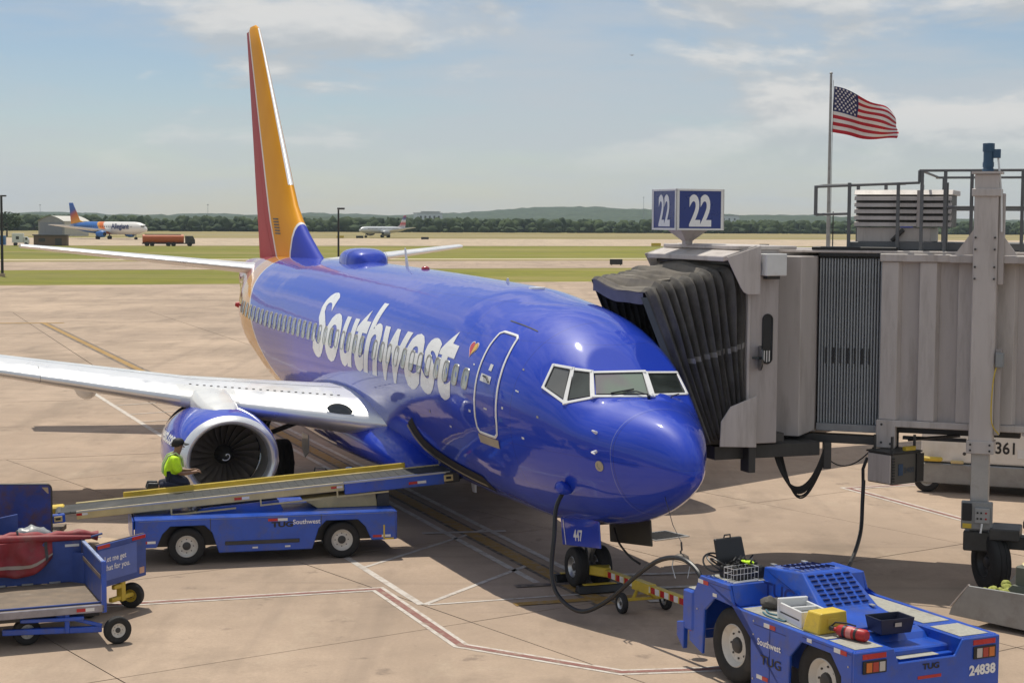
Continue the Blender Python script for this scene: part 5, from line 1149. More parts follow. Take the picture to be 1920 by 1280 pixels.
# ================================================================== cables
def cable(name, pts, r, label, cat='cable', m=None, n=8):
    o = MB().tube(spline(pts, 8), r, n).build(name, m or M_black, None); return tag(o, label, cat)
JM = lambda p: (Matrix.Translation(jet.location) @ jet.rotation_euler.to_matrix().to_4x4()) @ Vector(p)
pa = JM(hp(2.47, 126, .10))
cable('power_cable', [pa, pa + Vector((-.12, -.1, -.25)), (.70, 26.95, 1.30), (.66, 26.85, .70), (.78, 26.65, .36), (1.12, 26.35, .20), (1.52, 26.0, .46), (1.92, 25.4, .98), (2.22, 24.9, 1.32), (2.50, 24.4, 1.44), (2.70, 24.02, 1.32), (2.72, 23.88, 1.12)], .036, 'thick black power cable looping from the jet nose to the tractor')
pg = MB().lathe([(-.12, .05), (-.02, .10), (.10, .11), (.16, .08), (.18, .001)], (0, 0, 0), (0, 0, 1), 14).build('power_plug', M_blue, None, 50); pg.location = JM(hp(2.45, 125, .06)); pg.rotation_euler = (R(70), 0, R(-60)); tag(pg, 'blue plug head where the black cable enters the jet nose', 'plug')
cable('power_cable', [(6.24, 29.74, 1.80), (6.2, 29.6, 1.45), (6.05, 29.0, 1.0), (5.7, 28.0, .70), (5.3, 27.0, .55), (4.95, 26.0, .40), (4.7, 25.2, .15)], .035, 'black cable hanging from the bridge power unit down behind the tractor')
cd = thing('headset_cord', 'thin cord hanging from the jet nose with a wire handle at its end', 'cord', (0, 0, 0))
q0 = JM(hp(.55, 150, 0)); q1 = Vector((2.52, 24.75, 1.50))
MB().tube([q0, (q0 + q1) / 2 + Vector((0, 0, -.03)), q1 + Vector((0, 0, .12))], .006, 5).build('cord', M_dark, cd)
MB().tube([q1 + Vector((0, 0, .12)), q1 + Vector((.01, 0, 0)), q1 + Vector((-.01, 0, -.02)), q1 + Vector((0, 0, -.06))], .014, 6).build('clip', M_dark, cd)
MB().lathe([(-.035, .12), (.0, .11), (.03, .06), (.04, .001)], q1 + Vector((0, 0, -.09)), (0, 0, 1), 16).build('handle', mat('bronze_handle', (.16, .13, .10), .6), cd, 50)
for s in (-1, 1): MB().tube([q1 + Vector((s * .11, 0, -.11)), q1 + Vector((s * .13, 0, -.25)), q1 + Vector((s * .09, -.1, -.40))], .008, 5).build('wire', M_alu, cd)
# ================================================================== passenger boarding bridge
jb = thing('boarding_bridge', 'grey passenger boarding bridge with black pleated canopy against the jet door', 'boarding bridge', (0, 0, 0))
cab = bpy.data.objects.new('cab', None); COL.objects.link(cab); cab.parent = jb; cab.location = (2.78, 30.26, 0); cab.rotation_euler = (0, 0, math.atan2(.355, .935))
# --- cab shell (local x away from the jet, y away from the camera)
HWc = 1.47
for x0_, x1_, y0_, y1_, z0_, z1_ in ((.86, 1.42, -HWc, -HWc + .06, 2.50, 5.86), (.86, 2.3, HWc - .06, HWc, 2.50, 5.86)): MB().bx(x0_, x1_, y0_, y1_, z0_, z1_).build('cab_wall', M_grey, cab, 0, .012)
for y0_, y1_ in ((-HWc - .03, -HWc + .14), (HWc - .14, HWc + .03)): MB().bx(.80, .858, y0_, y1_, 2.46, 5.88).build('cab_frame', M_grey2, cab, 0, .012)
MB().bx(.86, 1.6, -HWc + .06, HWc - .06, 2.52, 2.66).build('cab_floor', M_dark, cab, 0)
MB().bx(.62, 1.75, -HWc - .02, HWc + .02, 5.862, 5.93).build('cab_roof', M_grey2, cab, 0, .012)
MB().hexa([(.30, -HWc - .04, 5.66), (.95, -HWc - .04, 5.80), (.95, HWc + .04, 5.80), (.30, HWc + .04, 5.66), (.30, -HWc - .04, 5.75), (.95, -HWc - .04, 5.945), (.95, HWc + .04, 5.945), (.30, HWc + .04, 5.75)]).build('hood', M_grey2, cab, 0, .012)
MB().bx(.55, .97, -HWc - .15, HWc + .15, 5.60, 5.66).build('hood_beam', M_dark, cab, 0)
for s in (-1, 1):
    a, b = (s * (HWc + .15), s * (HWc + .175))
    MB().prism([(.30, 5.74), (.96, 5.94), (.96, 5.10), (.72, 5.10), (.64, 5.14), (.58, 5.22)], min(a, b), max(a, b)).build('hood_cheek', M_grey2, cab, 0, .008)
    MB().prism([(.24, 2.93), (.42, 3.18), (.93, 3.36), (.93, 2.46), (.22, 2.50)], min(a, b), max(a, b)).build('lower_cheek', M_grey2, cab, 0, .008)
ow = [(1.20 + .09 * math.cos(t), 4.32 + (.33 if math.sin(t) > 0 else -.33) + .09 * math.sin(t)) for t in [2 * math.pi * k / 24 + .001 for k in range(24)]]
MB().prism(ow, -HWc - .012, -HWc - .003).build('oval_window', M_black, cab, 0)
MB().tube([(x, -HWc - .012, z) for x, z in ow] + [(ow[0][0], -HWc - .012, ow[0][1])], .018, 6).build('window_seal', M_black, cab)
for k in range(3): MB().bx(1.13 + .05 * k, 1.15 + .05 * k, -HWc - .018, -HWc - .013, 3.92, 4.12).build('blind_slat', M_reflw, cab, 0)
mr = MB(); rs = [[(.98, -HWc - .14 - r * .22, 4.02 + r * math.sin(t), ) for t in (0,)] for r in (0,)]
mr.lathe([(-.012, .02), (-.012, .22), (.012, .22), (.012, .02)], (1.0, -HWc - .12, 4.0), (.96, -.28, 0), 20); mr.bar((1.0, -HWc - .1, 4.0), (.92, -HWc, 4.0), .04, .04); mr.build('round_mirror', M_lens, cab, 50)
MB().bx(1.0, 1.40, -HWc - .30, -HWc - .012, 5.42, 5.80).build('light_box', M_white, cab, 0, .012); MB().bx(1.08, 1.32, -HWc - .2, -HWc - .05, 5.36, 5.418).build('lamp_bracket', M_dark, cab, 0)
# --- canopy: a pleated hood lofted from the cab opening to the jet's flank
def U(u, v):
    rear = [(.82, -1.42, 2.86), (.82, -1.42, 4.2), (.82, -1.40, 5.58), (.82, 0, 5.70), (.82, 1.40, 5.58), (.82, 1.42, 4.2), (.82, 1.42, 2.86)]
    frnt = [(-.02, -1.56, 2.55), (-.43, -1.12, 3.85), (-.70, -.52, 5.12), (-.78, .55, 5.16), (-.76, 1.68, 5.24), (-.2, 1.66, 3.9), (.12, 1.6, 2.6)]
    t = v * 6; i = min(5, int(t)); f = t - i
    a = Vector(rear[i]).lerp(Vector(rear[i + 1]), f); b = Vector(frnt[i]).lerp(Vector(frnt[i + 1]), f)
    return a.lerp(b, u)
NU, NV = 64, 60; rs = []
def can_pt(u, v, ex=0.):
    p = U(u, v); side = -1 if v < .33 else (1 if v > .67 else 0)
    ks = max(0, min(1, (.36 - v) / .06)) if v < .5 else max(0, min(1, (v - .64) / .06)); 
    out = Vector((0, -1 if v < .5 else 1, 0)) * ks + Vector((0, 0, 1)) * (1 - ks)
    ph = u * 10.5 + .35 * noise.noise(Vector((u * 5, v * 3, 4))); saw = abs((ph % 1) * 2 - 1); amp = .235 * min(1, u * 6, (1 - u) * 9 + .12) * (.55 + .45 * min(1, v * 4 if v < .5 else (1 - v) * 4)) * (1 if ks > .5 else .40)
    n1 = 1.6 * noise.noise(Vector((u * 9, v * 7, 2))); n2 = 2.2 * noise.noise(Vector((u * 34, v * 6, 8)))
    sag = -.05 * (1 - ks) * math.sin(math.pi * max(0, min(1, (v - .34) / .32))) * u
    return p + out * (amp * (saw ** .8) + .035 * n1 + .015 * n2 + ex) + Vector((0, 0, sag))
for i in range(NU * 2 + 1): rs.append([can_pt(i / (NU * 2), j / NV) for j in range(NV + 1)])
cy = MB()
for i in range(NU * 2):
    pass
cy.rings(rs, False); n = NV + 1
cy.mi = []
for i in range(NU * 2):
    for j in range(NV): cy.mi.append(1 if .36 < (j + .5) / NV < .64 else 0)
cano = cy.build('canopy', [M_canvas, M_canvas2], cab, 50, fix=False); sm = cano.modifiers.new('t', 'SOLIDIFY'); sm.thickness = .02
rs = [[Vector(can_pt(.985, .345 + .31 * j / 24)) + Vector((-.02, 0, -.0 - k)) for k in (.0, .11, .22)] for j in range(25)]
MB().rings(rs, False).build('canopy_valance', mat('valance_grey', (.16, .15, .17), .8, var=.2), cano, 60)
rs = [[Vector(can_pt(.99, v)) + Vector((-.02 - .10 * k, -.02 + .05 * k, 0)) for k in (0, 1)] for v in [.02 + .30 * j / 24 for j in range(25)]]
MB().rings(rs, False).build('canopy_bumper', mat('bumper_slate', (.075, .085, .10), .7, var=.2), cano, 60)
for k in range(11):
    u0, u1 = .03 + k * .072, .03 + k * .072 + .058
    rs = [[can_pt(u0 + (u1 - u0) * i / 4, .165 + dv, .012) for dv in (0, .011)] for i in range(5)]
    MB().rings(rs, False).build('webbing', mat('webbing_grey', (.30, .28, .26), .8, var=.2), cano, 60, fix=False)
MB().tube([can_pt(.70, .36 + .28 * j / 20, .02) for j in range(21)], .012, 5).build('canopy_rope', mat('rope', (.40, .36, .30), .9), cano)
# black sheet that paints the shade inside the cab opening
MB().bx(1.25, 1.3, -HWc + .07, HWc - .07, 2.67, 5.85).build('cab_shade_sheet', M_black, cab, 0)
MB().bx(-.1, .86, -1.35, 1.35, 2.50, 2.60).build('floor_ramp', M_dark, cab, 0, .01)
us_ = MB(); us_.bx(.3, 2.4, -1.3, 1.3, 2.22, 2.46); us_.bx(.86, 1.0, -1.5, -1.2, 2.0, 2.46); us_.build('cab_underframe', M_dark, cab, 0, .01)
# --- rotunda behind the cab and the tunnels (local x runs towards the terminal, y away from the camera)
MB().lathe([(2.48, 1.30), (5.86, 1.30)], (4.85, 31.95, 0), (0, 0, 1), 28, cap0=True, cap1=True).build('rotunda', M_grey, jb, 40)
tn = bpy.data.objects.new('tunnel', None); COL.objects.link(tn); tn.parent = jb; tn.location = (5.0, 30.6, 0); tn.rotation_euler = (0, 0, math.atan2(-.355, .935))
MB().hexa([(-.62, -.55, 2.55), (-.25, -.62, 2.55), (0, 2.6, 2.55), (-.6, 2.6, 2.55), (-.62, -.55, 5.80), (-.25, -.62, 5.80), (0, 2.6, 5.80), (-.6, 2.6, 5.80)]).build('transition', M_grey, tn, 0, .012)
MB().hexa([(-.22, -.42, 2.52), (.30, -.40, 2.52), (.50, .02, 2.60), (-.22, .02, 2.60), (-.22, -.42, 5.74), (.30, -.40, 5.74), (.50, .02, 5.74), (-.22, .02, 5.74)]).build('bulkhead', M_grey2, tn, 0, .012); MB().bx(.012, .5, .03, 2.6, 2.58, 5.74).build('bulkhead_core', M_grey, tn, 0)
# corrugated inner tunnel, rib by rib
nr = 22; x0, x1 = .53, 1.66; 
MB().bx(x0, x1 + .8, .14, 2.5, 2.70, 5.74).build('inner_core', M_dark, tn, 0)
wd = (x1 - x0) / nr
ribm = MB().prism([(0, .135), (wd * .12, .135), (wd * .30, .07), (wd * .70, .07), (wd * .88, .135), (wd, .135)], 2.74, 5.70, 'z')
first = ribm.build('corrugation', M_corr, tn, 0); first.location = (x0, 0, 0)
for k in range(1, nr):
    c = first.copy(); COL.objects.link(c); c.parent = tn; c.location = (x0 + k * wd, 0, 0)
for k in range(7): MB().bx(x0 + .135 + k * .128, x0 + .170 + k * .128, .055, .068, 3.82, 4.10).build('vent_slot', M_black, tn, 0)
MB().bx(x0, x1 + .3, .0, 2.6, 5.745, 5.80).build('inner_roof', M_black, tn, 0); MB().bx(x0, x1 + .1, .02, 2.6, 2.60, 2.735).build('inner_sill', M_galv, tn, 0, .008)
# outer tunnel with folded side panels
TL = 9.0; T0 = 1.66
MB().bx(T0, TL, .03, 2.75, 2.84, 5.78).build('outer_core', M_grey, tn, 0)
seg = MB().hexa([(0, -.10, 2.86), (.26, -.10, 2.86), (.26, .028, 2.86), (0, .028, 2.86), (0, -.10, 5.66), (.26, -.10, 5.66), (.26, .028, 5.66), (0, .028, 5.66)])
fx = T0
sp = MB().prism([(0, .028), (0, -.06), (.29, -.075), (.35, .028)], 2.862, 5.655, 'z').build('side_panel', M_grey2, tn, 0, .006); sp.location = (fx, 0, 0)
k = 0
while fx + .64 < TL - .4:
    fx += .66; c = sp.copy(); COL.objects.link(c); c.parent = tn; c.location = (fx, 0, 0)
MB().bx(T0 - .03, TL, -.12, .03, 5.66, 5.80).build('top_rail', M_grey2, tn, 0, .012); MB().bx(T0 - .03, TL, -.12, .03, 2.74, 2.858).build('bottom_rail', M_grey2, tn, 0, .012)
MB().bx(T0 - .04, T0 + .30, -.13, .12, 2.36, 2.86).build('support_block', M_grey2, tn, 0, .015)
bt = MB()
for x, z in ((T0 + .06, 2.46), (T0 + .22, 2.44), (T0 + .06, 2.78)): bt.cyl((x, -.14, z), (x, -.128, z), .022, n=8)
bt.build('bolts', M_dark, tn)
MB().bx(T0 + 2.45, TL, -.11, .10, 2.69, 2.735).build('floor_beam', M_grey, tn, 0, .012)
MB().bx(.1, T0 + 2.4, .25, .5, 2.60, 2.72).build('floor_beam', M_dark, tn, 0, .01); MB().bx(.1, 6, 2.0, 2.3, 2.62, 2.76).build('floor_beam', M_dark, tn, 0, .01)
MB().bx(0.0, T0 + .0, -.10, .25, 2.40, 2.54).build('cable_tray', M_dark, tn, 0, .01)
bc = MB(); bc.bx(T0 + .4, T0 + 1.5, .12, .2, 2.50, 2.56); bc.tube([(T0 + .5, .1, 2.5), (T0 + .9, .06, 2.56), (T0 + 1.4, .08, 2.62)], .03, 6); bc.build('cable_carrier', M_black, tn)
MB().bx(-.55, TL, -.02, 2.75, 5.802, 5.85).build('roof', M_grey2, tn, 0, .01)
MB().bx(.4, 1.9, -.02, .4, 5.851, 5.91).build('roof_flashing', M_black, tn, 0, .01)
# --- roof walkway railing, each post and rail its own piece
def rail(p0, p1, r=.024): MB().cyl(p0, p1, r, n=8).build('rail', M_rail, tn)
def post(x, y, z0, z1): MB().bx(x - .028, x + .028, y - .028, y + .028, z0, z1).build('rail_post', M_rail, tn, 0)
ny0 = .18
rail((.42, ny0, 6.98), (2.25, ny0, 7.05)); rail((.42, ny0, 6.48), (1.02, ny0, 6.50)); post(.42, ny0, 6.47, 7.0)
for x in (1.02, 1.88, 2.72): post(x, ny0, 5.85, 7.05)
rail((.42, .95, 7.02), (1.9, .95, 7.05)); rail((.42, ny0, 6.98), (.42, .95, 7.02)); post(1.05, .95, 5.85, 7.03); post(1.55, .95, 6.7, 7.03); post(2.2, .95, 6.7, 7.03)
rail((2.25, .1, 7.26), (TL - .2, .1, 7.26)); rail((2.25, .1, 7.05), (2.25, .1, 7.26)); rail((2.7, .1, 6.62), (TL - .2, .1, 6.62))
rail((2.25, 2.5, 7.2), (TL - .2, 2.5, 7.2)); rail((2.25, 2.5, 6.6), (TL - .2, 2.5, 6.6)); rail((2.3, .1, 7.25), (2.3, 2.5, 7.2))
for x in (2.30, 2.70, 3.15, 4.0, 4.35, 4.8, 5.3, 6.2, 7.1): post(x, .1, 5.85, 7.26)
for x in (2.40, 3.3, 4.2, 5.1, 6.0): post(x, 2.5, 5.85, 7.2)
MB().bx(1.0, 4.4, .30, 1.9, 5.86, 6.0).build('walkway', M_rail, tn, 0, .01)
# --- air conditioner on the roof
ac = thing('air_conditioner', 'louvred roof air conditioner inside the railing on the bridge roof', 'air conditioner', (5.0, 30.6, 6.0), math.atan2(-.355, .935))
MB().bx(1.12, 2.42, .45, 1.6, .0, .26).build('base_box', M_grey2, ac, 0, .012)
for xa, xb in ((1.08, 2.18), (2.26, 2.78)):
    MB().bx(xa + .04, xb - .04, .46, 1.6, .27, .84).build('core', M_dark, ac, 0)
    for k in range(5): MB().hexa([(xa, .36, .28 + .115 * k), (xb, .36, .28 + .115 * k), (xb, .44, .33 + .115 * k), (xa, .44, .33 + .115 * k), (xa, .38, .345 + .115 * k), (xb, .38, .345 + .115 * k), (xb, .46, .36 + .115 * k), (xa, .46, .36 + .115 * k)]).build('louvre', M_grey2, ac, 0)
    MB().hexa([(xa - .02, .40, .84), (xb + .02, .40, .84), (xb + .02, 1.65, .84), (xa - .02, 1.65, .84), (xa - .02, .50, .93), (xb + .02, .50, .93), (xb + .02, 1.6, .93), (xa - .02, 1.6, .93)]).build('lid', M_grey2, ac, 0, .01)
MB().bx(2.181, 2.259, .38, 1.6, .27, .92).build('divider', M_grey, ac, 0); MB().tube(spline([(1.95, .42, .22), (1.85, .40, .12), (1.75, .40, .02)], 6), .04, 8).build('duct', M_dark, ac)
for x in (1.2, 2.3): MB().bx(x, x + .06, .5, 1.5, -.12, -.002).build('skid', M_rail, ac, 0)
# --- lift column, drive head, carriage
lc = bpy.data.objects.new('lift_column', None); COL.objects.link(lc); lc.parent = jb; lc.location = (8.10, 29.02, 0); lc.rotation_euler = (0, 0, math.atan2(-.355, .935))
MB().bx(-.20, .20, -.17, .17, 2.42, 7.18).build('outer_column', M_grey2, lc, 0, .015); MB().bx(-.15, .15, -.12, .12, 1.05, 2.42).build('inner_column', mat('column_worn', (.45, .43, .40), .45, metal=.2, var=.12, dirt=(.30, .25, .2), dscale=3), lc, 0, .012)
MB().bx(-.25, .25, -.22, .22, 7.181, 7.22).build('cap_plate', M_grey2, lc, 0); MB().bx(-.24, .24, -.21, .21, 6.80, 6.93).build('collar', M_grey2, lc, 0, .01); MB().bx(-.23, .23, -.20, .20, 2.40, 2.62).build('collar', M_grey2, lc, 0, .01)
MB().bx(.201, .30, -.10, .10, 5.3, 6.85).build('side_channel', M_grey, lc, 0, .01); MB().bx(.201, .30, -.08, .12, 2.72, 4.2).build('side_channel', M_grey, lc, 0, .01)
for s in (-1, 1): MB().prism([(s * .2, 5.80), (s * .2, 6.25), (s * .52, 5.80)], -.03, .03).build('gusset', M_grey2, lc, 0)
MB().bx(-.6, .75, -.05, .35, 5.66, 5.79).build('bracket_beam', M_grey, lc, 0, .01)
bb = MB()
for z in (5.4, 5.6, 5.9, 2.46, 2.56, 6.1):
    for x in (-.16, .16): bb.cyl((x, -.23, z), (x, -.17, z), .018, n=8)
bb.build('bolts', M_dark, lc)
mo = MB(); mo.cyl((0, 0, 7.22), (0, 0, 7.27), .10, n=20); mo.cyl((0, 0, 7.27), (0, 0, 7.66), .085, n=24); mo.lathe([(7.30 + .0, .095), (7.38, .095)], (0, 0, 0), (0, 0, 1), 20); mo.lathe([(7.56, .10), (7.70, .10), (7.71, .001)], (0, 0, 0), (0, 0, 1), 24); mo.bx(.08, .20, -.05, .05, 7.45, 7.60)
mo.build('drive_motor', mat('motor_blue', (.035, .09, .16), .4, var=.15), lc, 40, .004)
MB().tube(spline([(.16, 0, 7.45), (.20, -.05, 7.15), (.24, -.12, 6.8), (.26, -.14, 6.2)], 6), .018, 6).build('motor_cable', M_reflw, lc)
MB().tube(spline([(.30, -.14, 4.1), (.20, -.24, 3.7), (.18, -.24, 3.0), (.30, -.15, 2.75)], 6), .012, 6).build('yellow_cable', M_yel, lc); MB().bx(.22, .36, -.24, -.12, 3.9, 4.15).build('junction_box', M_galv, lc, 0, .01)
pn = MB(); pn.bx(-.28, .24, -.24, -.13, 1.10, 1.58); pn.build('control_panel', M_galv, lc, 0, .012); MB().bx(-.05, .20, -.29, -.242, 1.22, 1.48).build('switch_box', mat('switch_grey', (.36, .36, .35), .5), lc, 0, .012)
for x, z, m in ((.0, 1.4, M_black), (.06, 1.4, M_black), (.14, 1.4, M_red), (.0, 1.3, M_black), (.14, 1.3, M_red), (.06, 1.3, M_black)): MB().cyl((x, -.30, z), (x, -.291, z), .018, n=10).build('push_button', m, lc)
MB().bx(-.26, -.10, -.27, -.242, 1.25, 1.55).build('display', M_black, lc, 0, .01); MB().bx(-.25, -.10, -.262, -.242, 1.12, 1.2).build('warning_plate', M_yel, lc, 0); MB().cyl((.08, -.30, 1.22), (.06, -.34, 1.06), .018, n=8).build('handset', M_reflw, lc)
cg = MB(); cg.bx(-.24, .24, -.22, .22, .72, 1.06); cg.bx(.0, 1.6, -.16, .16, .78, 1.0); cg.bx(.2, .7, -.35, .35, .95, 1.15); cg.build('carriage', M_dark, lc, 0, .02)
for x in (.22, 1.5): w_ = wheel(jb, (x, -.02, .52), .52, .32, (.86, .5, 0), .5, M_dark); w_.location = lc.location; w_.rotation_euler = lc.rotation_euler
MB().bx(.75, 1.5, -.30, .0, 1.16, 1.32).build('gear_motor', M_black, lc, 0, .03)
# --- hose bundle slung below the cab
hs = bpy.data.objects.new('hose_bundle', None); COL.objects.link(hs); hs.parent = jb
for k in range(7):
    d = (0, .05, .09, .02, .13, .07, .16)[k]; MB().tube(bez((4.62 + d, 29.85 + d, 2.42), (4.86 + d, 29.8, 1.42 - 1.4 * d), (5.30 - d * .4, 29.9 + d, 1.36 - 2.0 * d), (5.62 + d * .6, 30.1, 2.38), 20), .017 + .006 * (k % 2), 7).build('hose', M_rubber, hs)
MB().bx(5.58, 5.72, 30.05, 30.2, 1.95, 2.42).build('hose_post', M_dark, hs, 0, .01)
MB().tube(bez((5.7, 30.1, 2.1), (5.95, 29.9, 1.9), (6.2, 29.9, 2.1), (6.45, 29.95, 2.36), 12), .012, 5).build('hose', M_rubber, hs)
# --- gate sign
sg = thing('gate_sign', 'four-sided blue gate sign reading 22 on the bridge cab roof', 'sign', (3.18, 30.9, 5.93), R(22))
MB().rings([[(a * .07, b * .07, 0) for a, b in ((-1,-1),(1,-1),(1,1),(-1,1))], [(a * .07, b * .07, .06) for a, b in ((-1,-1),(1,-1),(1,1),(-1,1))], [(a * .27, b * .27, .255) for a, b in ((-1,-1),(1,-1),(1,1),(-1,1))]], True, True, True).build('pedestal', M_grey2, sg, 0)
MB().bx(-.46, .46, -.46, .46, .256, .99).build('core', M_galv, sg, 0)
M_sb = mat('sign_blue', (.012, .035, .21), .3, coat=.3, var=.08)
for k in range(4):
    rot = Matrix.Rotation(k * math.pi / 2, 4, 'Z')
    def loc_(o): o.matrix_local = rot; return o
    f = loc_(MB().bx(-.42, .42, -.474, -.461, .29, .955).build('sign_face', M_sb, sg, 0))
    fr_ = MB(); fr_.bx(-.485, .485, -.485, -.461, .256, .288); fr_.bx(-.485, .485, -.485, -.461, .957, .995); fr_.bx(-.485, -.421, -.485, -.461, .289, .956); fr_.bx(.421, .485, -.485, -.461, .289, .956); fr_.build('sign_frame', M_reflw, f, 0, .003)
    text_on('22', .76, (0, -.475, .345), (1, 0, 0), (0, 0, 1), M_mark, 'gate_number', f, .024, .60, True, off=.004, space=.98)
# --- power converter hung below the tunnel
gp = thing('power_unit', 'dark grey power converter box marked 2400 slung below the bridge', 'power unit', (6.64, 29.25, 0), math.atan2(.57, .82))
MB().bx(.02, .74, .02, .60, 1.78, 2.32).build('housing', mat('unit_dark_grey', (.115, .105, .09), .5, var=.1), gp, 0, .012); MB().bx(-.012, .018, .05, .58, 1.80, 2.30).build('end_cover', M_grey2, gp, 0, .01)
MB().bx(-.02, .76, .0, .62, 2.322, 2.35).build('lid', M_dark, gp, 0, .008); MB().bx(.60, .78, -.012, .018, 1.80, 2.30).build('vent_panel', M_black, gp, 0)
for k in range(9): MB().bx(.0, .05, -.006, .019, 1.84 + k * .05, 1.86 + k * .05).build('vent_slot', M_black, gp, 0)
text_on('2400', .13, (.30, .018, 1.98), (1, 0, 0), (0, 0, 1), mat('faded_print', (.05, .07, .10), .5), 'model_number', gp, .003, off=.005); MB().bx(.16, .27, .008, .016, 1.94, 2.14).build('badge', mat('badge_blue', (.03, .07, .14), .4), gp, 0)
hg = MB()
for x, y in ((.08, .1), (.65, .1), (.08, .5), (.65, .5)): hg.cyl((x, y, 2.35), (x, y, 2.62), .025, n=8)
hg.build('hanger', M_dark, gp)
MB().bx(.35, .6, .02, .1, 2.36, 2.43).build('yellow_tag', M_yel, gp, 0); MB().tube([(.02, .62, 2.2), (-.06, .64, 2.0), (-.05, .64, 1.75)], .03, 7).build('cable_inlet', M_black, gp)
# ================================================================== scoop-fronted guard at the right edge
gd = thing('grey_scoop', 'grey sheet metal scoop holding green rubble at the right edge', 'scoop', (7.02, 26.75, 0), math.atan2(-1.37, .79) + R(14))
prf = [(0, .10), (.04, .22), (.34, .62), (2.6, .66), (2.6, .05)]
MB().prism(prf, 0, .035).build('front_plate', M_galv, gd, 0, .008); MB().prism(prf, 1.5, 1.535).build('back_plate', M_galv, gd, 0, .008)
MB().bx(.36, 2.58, .036, 1.5, .40, .44).build('tray', M_galv, gd, 0); MB().bar((.02, .02, .235), (.34, .02, .63), .05, .02).build('edge_strip', M_grey2, gd, 0)
for y in (.3, 1.2): MB().cyl((1.9, y - .06, .14), (1.9, y + .06, .14), .14, n=16).build('caster', M_rubber, gd); 
MB().bx(.5, 2.5, .2, 1.3, .12, .40).build('frame', M_dark, gd, 0)
random.seed(11); rbm = mat('green_rubble', (.36, .38, .09), .8, var=.2, scale=6)
for k in range(60):
    x, y, s = random.uniform(.42, 2.3), random.uniform(.08, .9), random.uniform(.04, .085); mb = MB(); rs = []
    for i in range(7):
        t = math.pi * i / 6; rs.append([(x + s * math.sin(t) * math.cos(a) * (1 + .9 * noise.noise(Vector((k * 3.1, a * 1.3, t * 1.7)))), y + s * math.sin(t) * math.sin(a) * (1 + .9 * noise.noise(Vector((k * 2.3, a * 1.3, t * 1.7)))), .46 + s * .9 + s * math.cos(t) * .9) for a in [2 * math.pi * j / 9 for j in range(9)]])
    mb.rings(rs, True).build('rubble_piece', rbm, gd, 60)
sk_ = MB(); sk_.bx(.95, 1.25, .35, .65, .62, .98); sk_.build('socket', mat('socket_green', (.12, .13, .10), .6), gd, 0, .02); sk_ = MB().hexa([(.75, .3, .50), (1.45, .3, .50), (1.45, .7, .50), (.75, .7, .50), (.92, .33, .68), (1.28, .33, .68), (1.28, .67, .68), (.92, .67, .68)]).build('socket_foot', MATS['socket_green'], gd, 0, .01)
MB().tube([(1.1, .5, .98), (1.12, .5, 1.03), (1.2, .5, 1.35), (1.32, .5, 1.75)], [.11, .05, .035, .035], 10).build('cream_handle', M_cream, gd)
MB().bx(1.40, 1.62, .4, .62, .5, 1.5).build('green_post', mat('post_green', (.34, .36, .10), .7, var=.15), gd, 0, .01)
# ================================================================== white service vehicle behind the bridge
sv = thing('service_truck', 'white airport service truck numbered 361 parked beyond the boarding bridge', 'truck', (9.72, 39.9, 0), math.atan2(-.36, .93))
MB().bx(0, 4.6, 0, 2.1, .72, 2.45).build('body', mat('truck_white', (.74, .71, .64), .4, coat=.3, var=.06, dirt=(.6, .5, .36), dscale=1.2, dlo=.5, dhi=.9), sv, 0, .05, 2)
MB().hexa([(-.06, -.06, .22), (4.7, -.06, .22), (4.7, 2.16, .22), (-.06, 2.16, .22), (-.10, -.08, .70), (4.74, -.08, .70), (4.74, 2.18, .70), (-.10, 2.18, .70)]).build('skirt', M_galv, sv, 0, .02)
for x, y in ((.15, .05), (.15, 2.05), (3.6, .05), (3.6, 2.05)): wheel(sv, (x, y, .30), .30, .22, (0, 1, 0), .5)
text_on('361', .38, (1.70, -.002, 1.0), (1, 0, 0), (0, 0, 1), M_black, 'fleet_number', sv, .008, .9, off=.006)
MB().bx(.02, .52, -.22, -.085, .76, .86).build('yellow_handle', M_yel, sv, 0, .03); MB().bx(.7, 1.0, -.14, -.085, .72, .80).build('lamp_bar', M_cream, sv, 0, .02); MB().bx(1.25, 1.28, -.006, -.001, .74, 2.4).build('door_gap', M_dark, sv, 0)
for x, z in ((1.5, .86), (1.0, .95), (2.6, .9)): MB().cyl((x, -.012, z), (x, -.001, z), .04, n=12).build('filler_cap', M_dark, sv)
MB().bx(2.2, 3.6, -.012, -.001, .9, 1.1).build('locker_door', M_white, sv, 0, .008); MB().cyl((2.9, -.1, 1.3), (2.9, -.002, 1.3), .12, n=14).build('hose_reel', M_dark, sv)
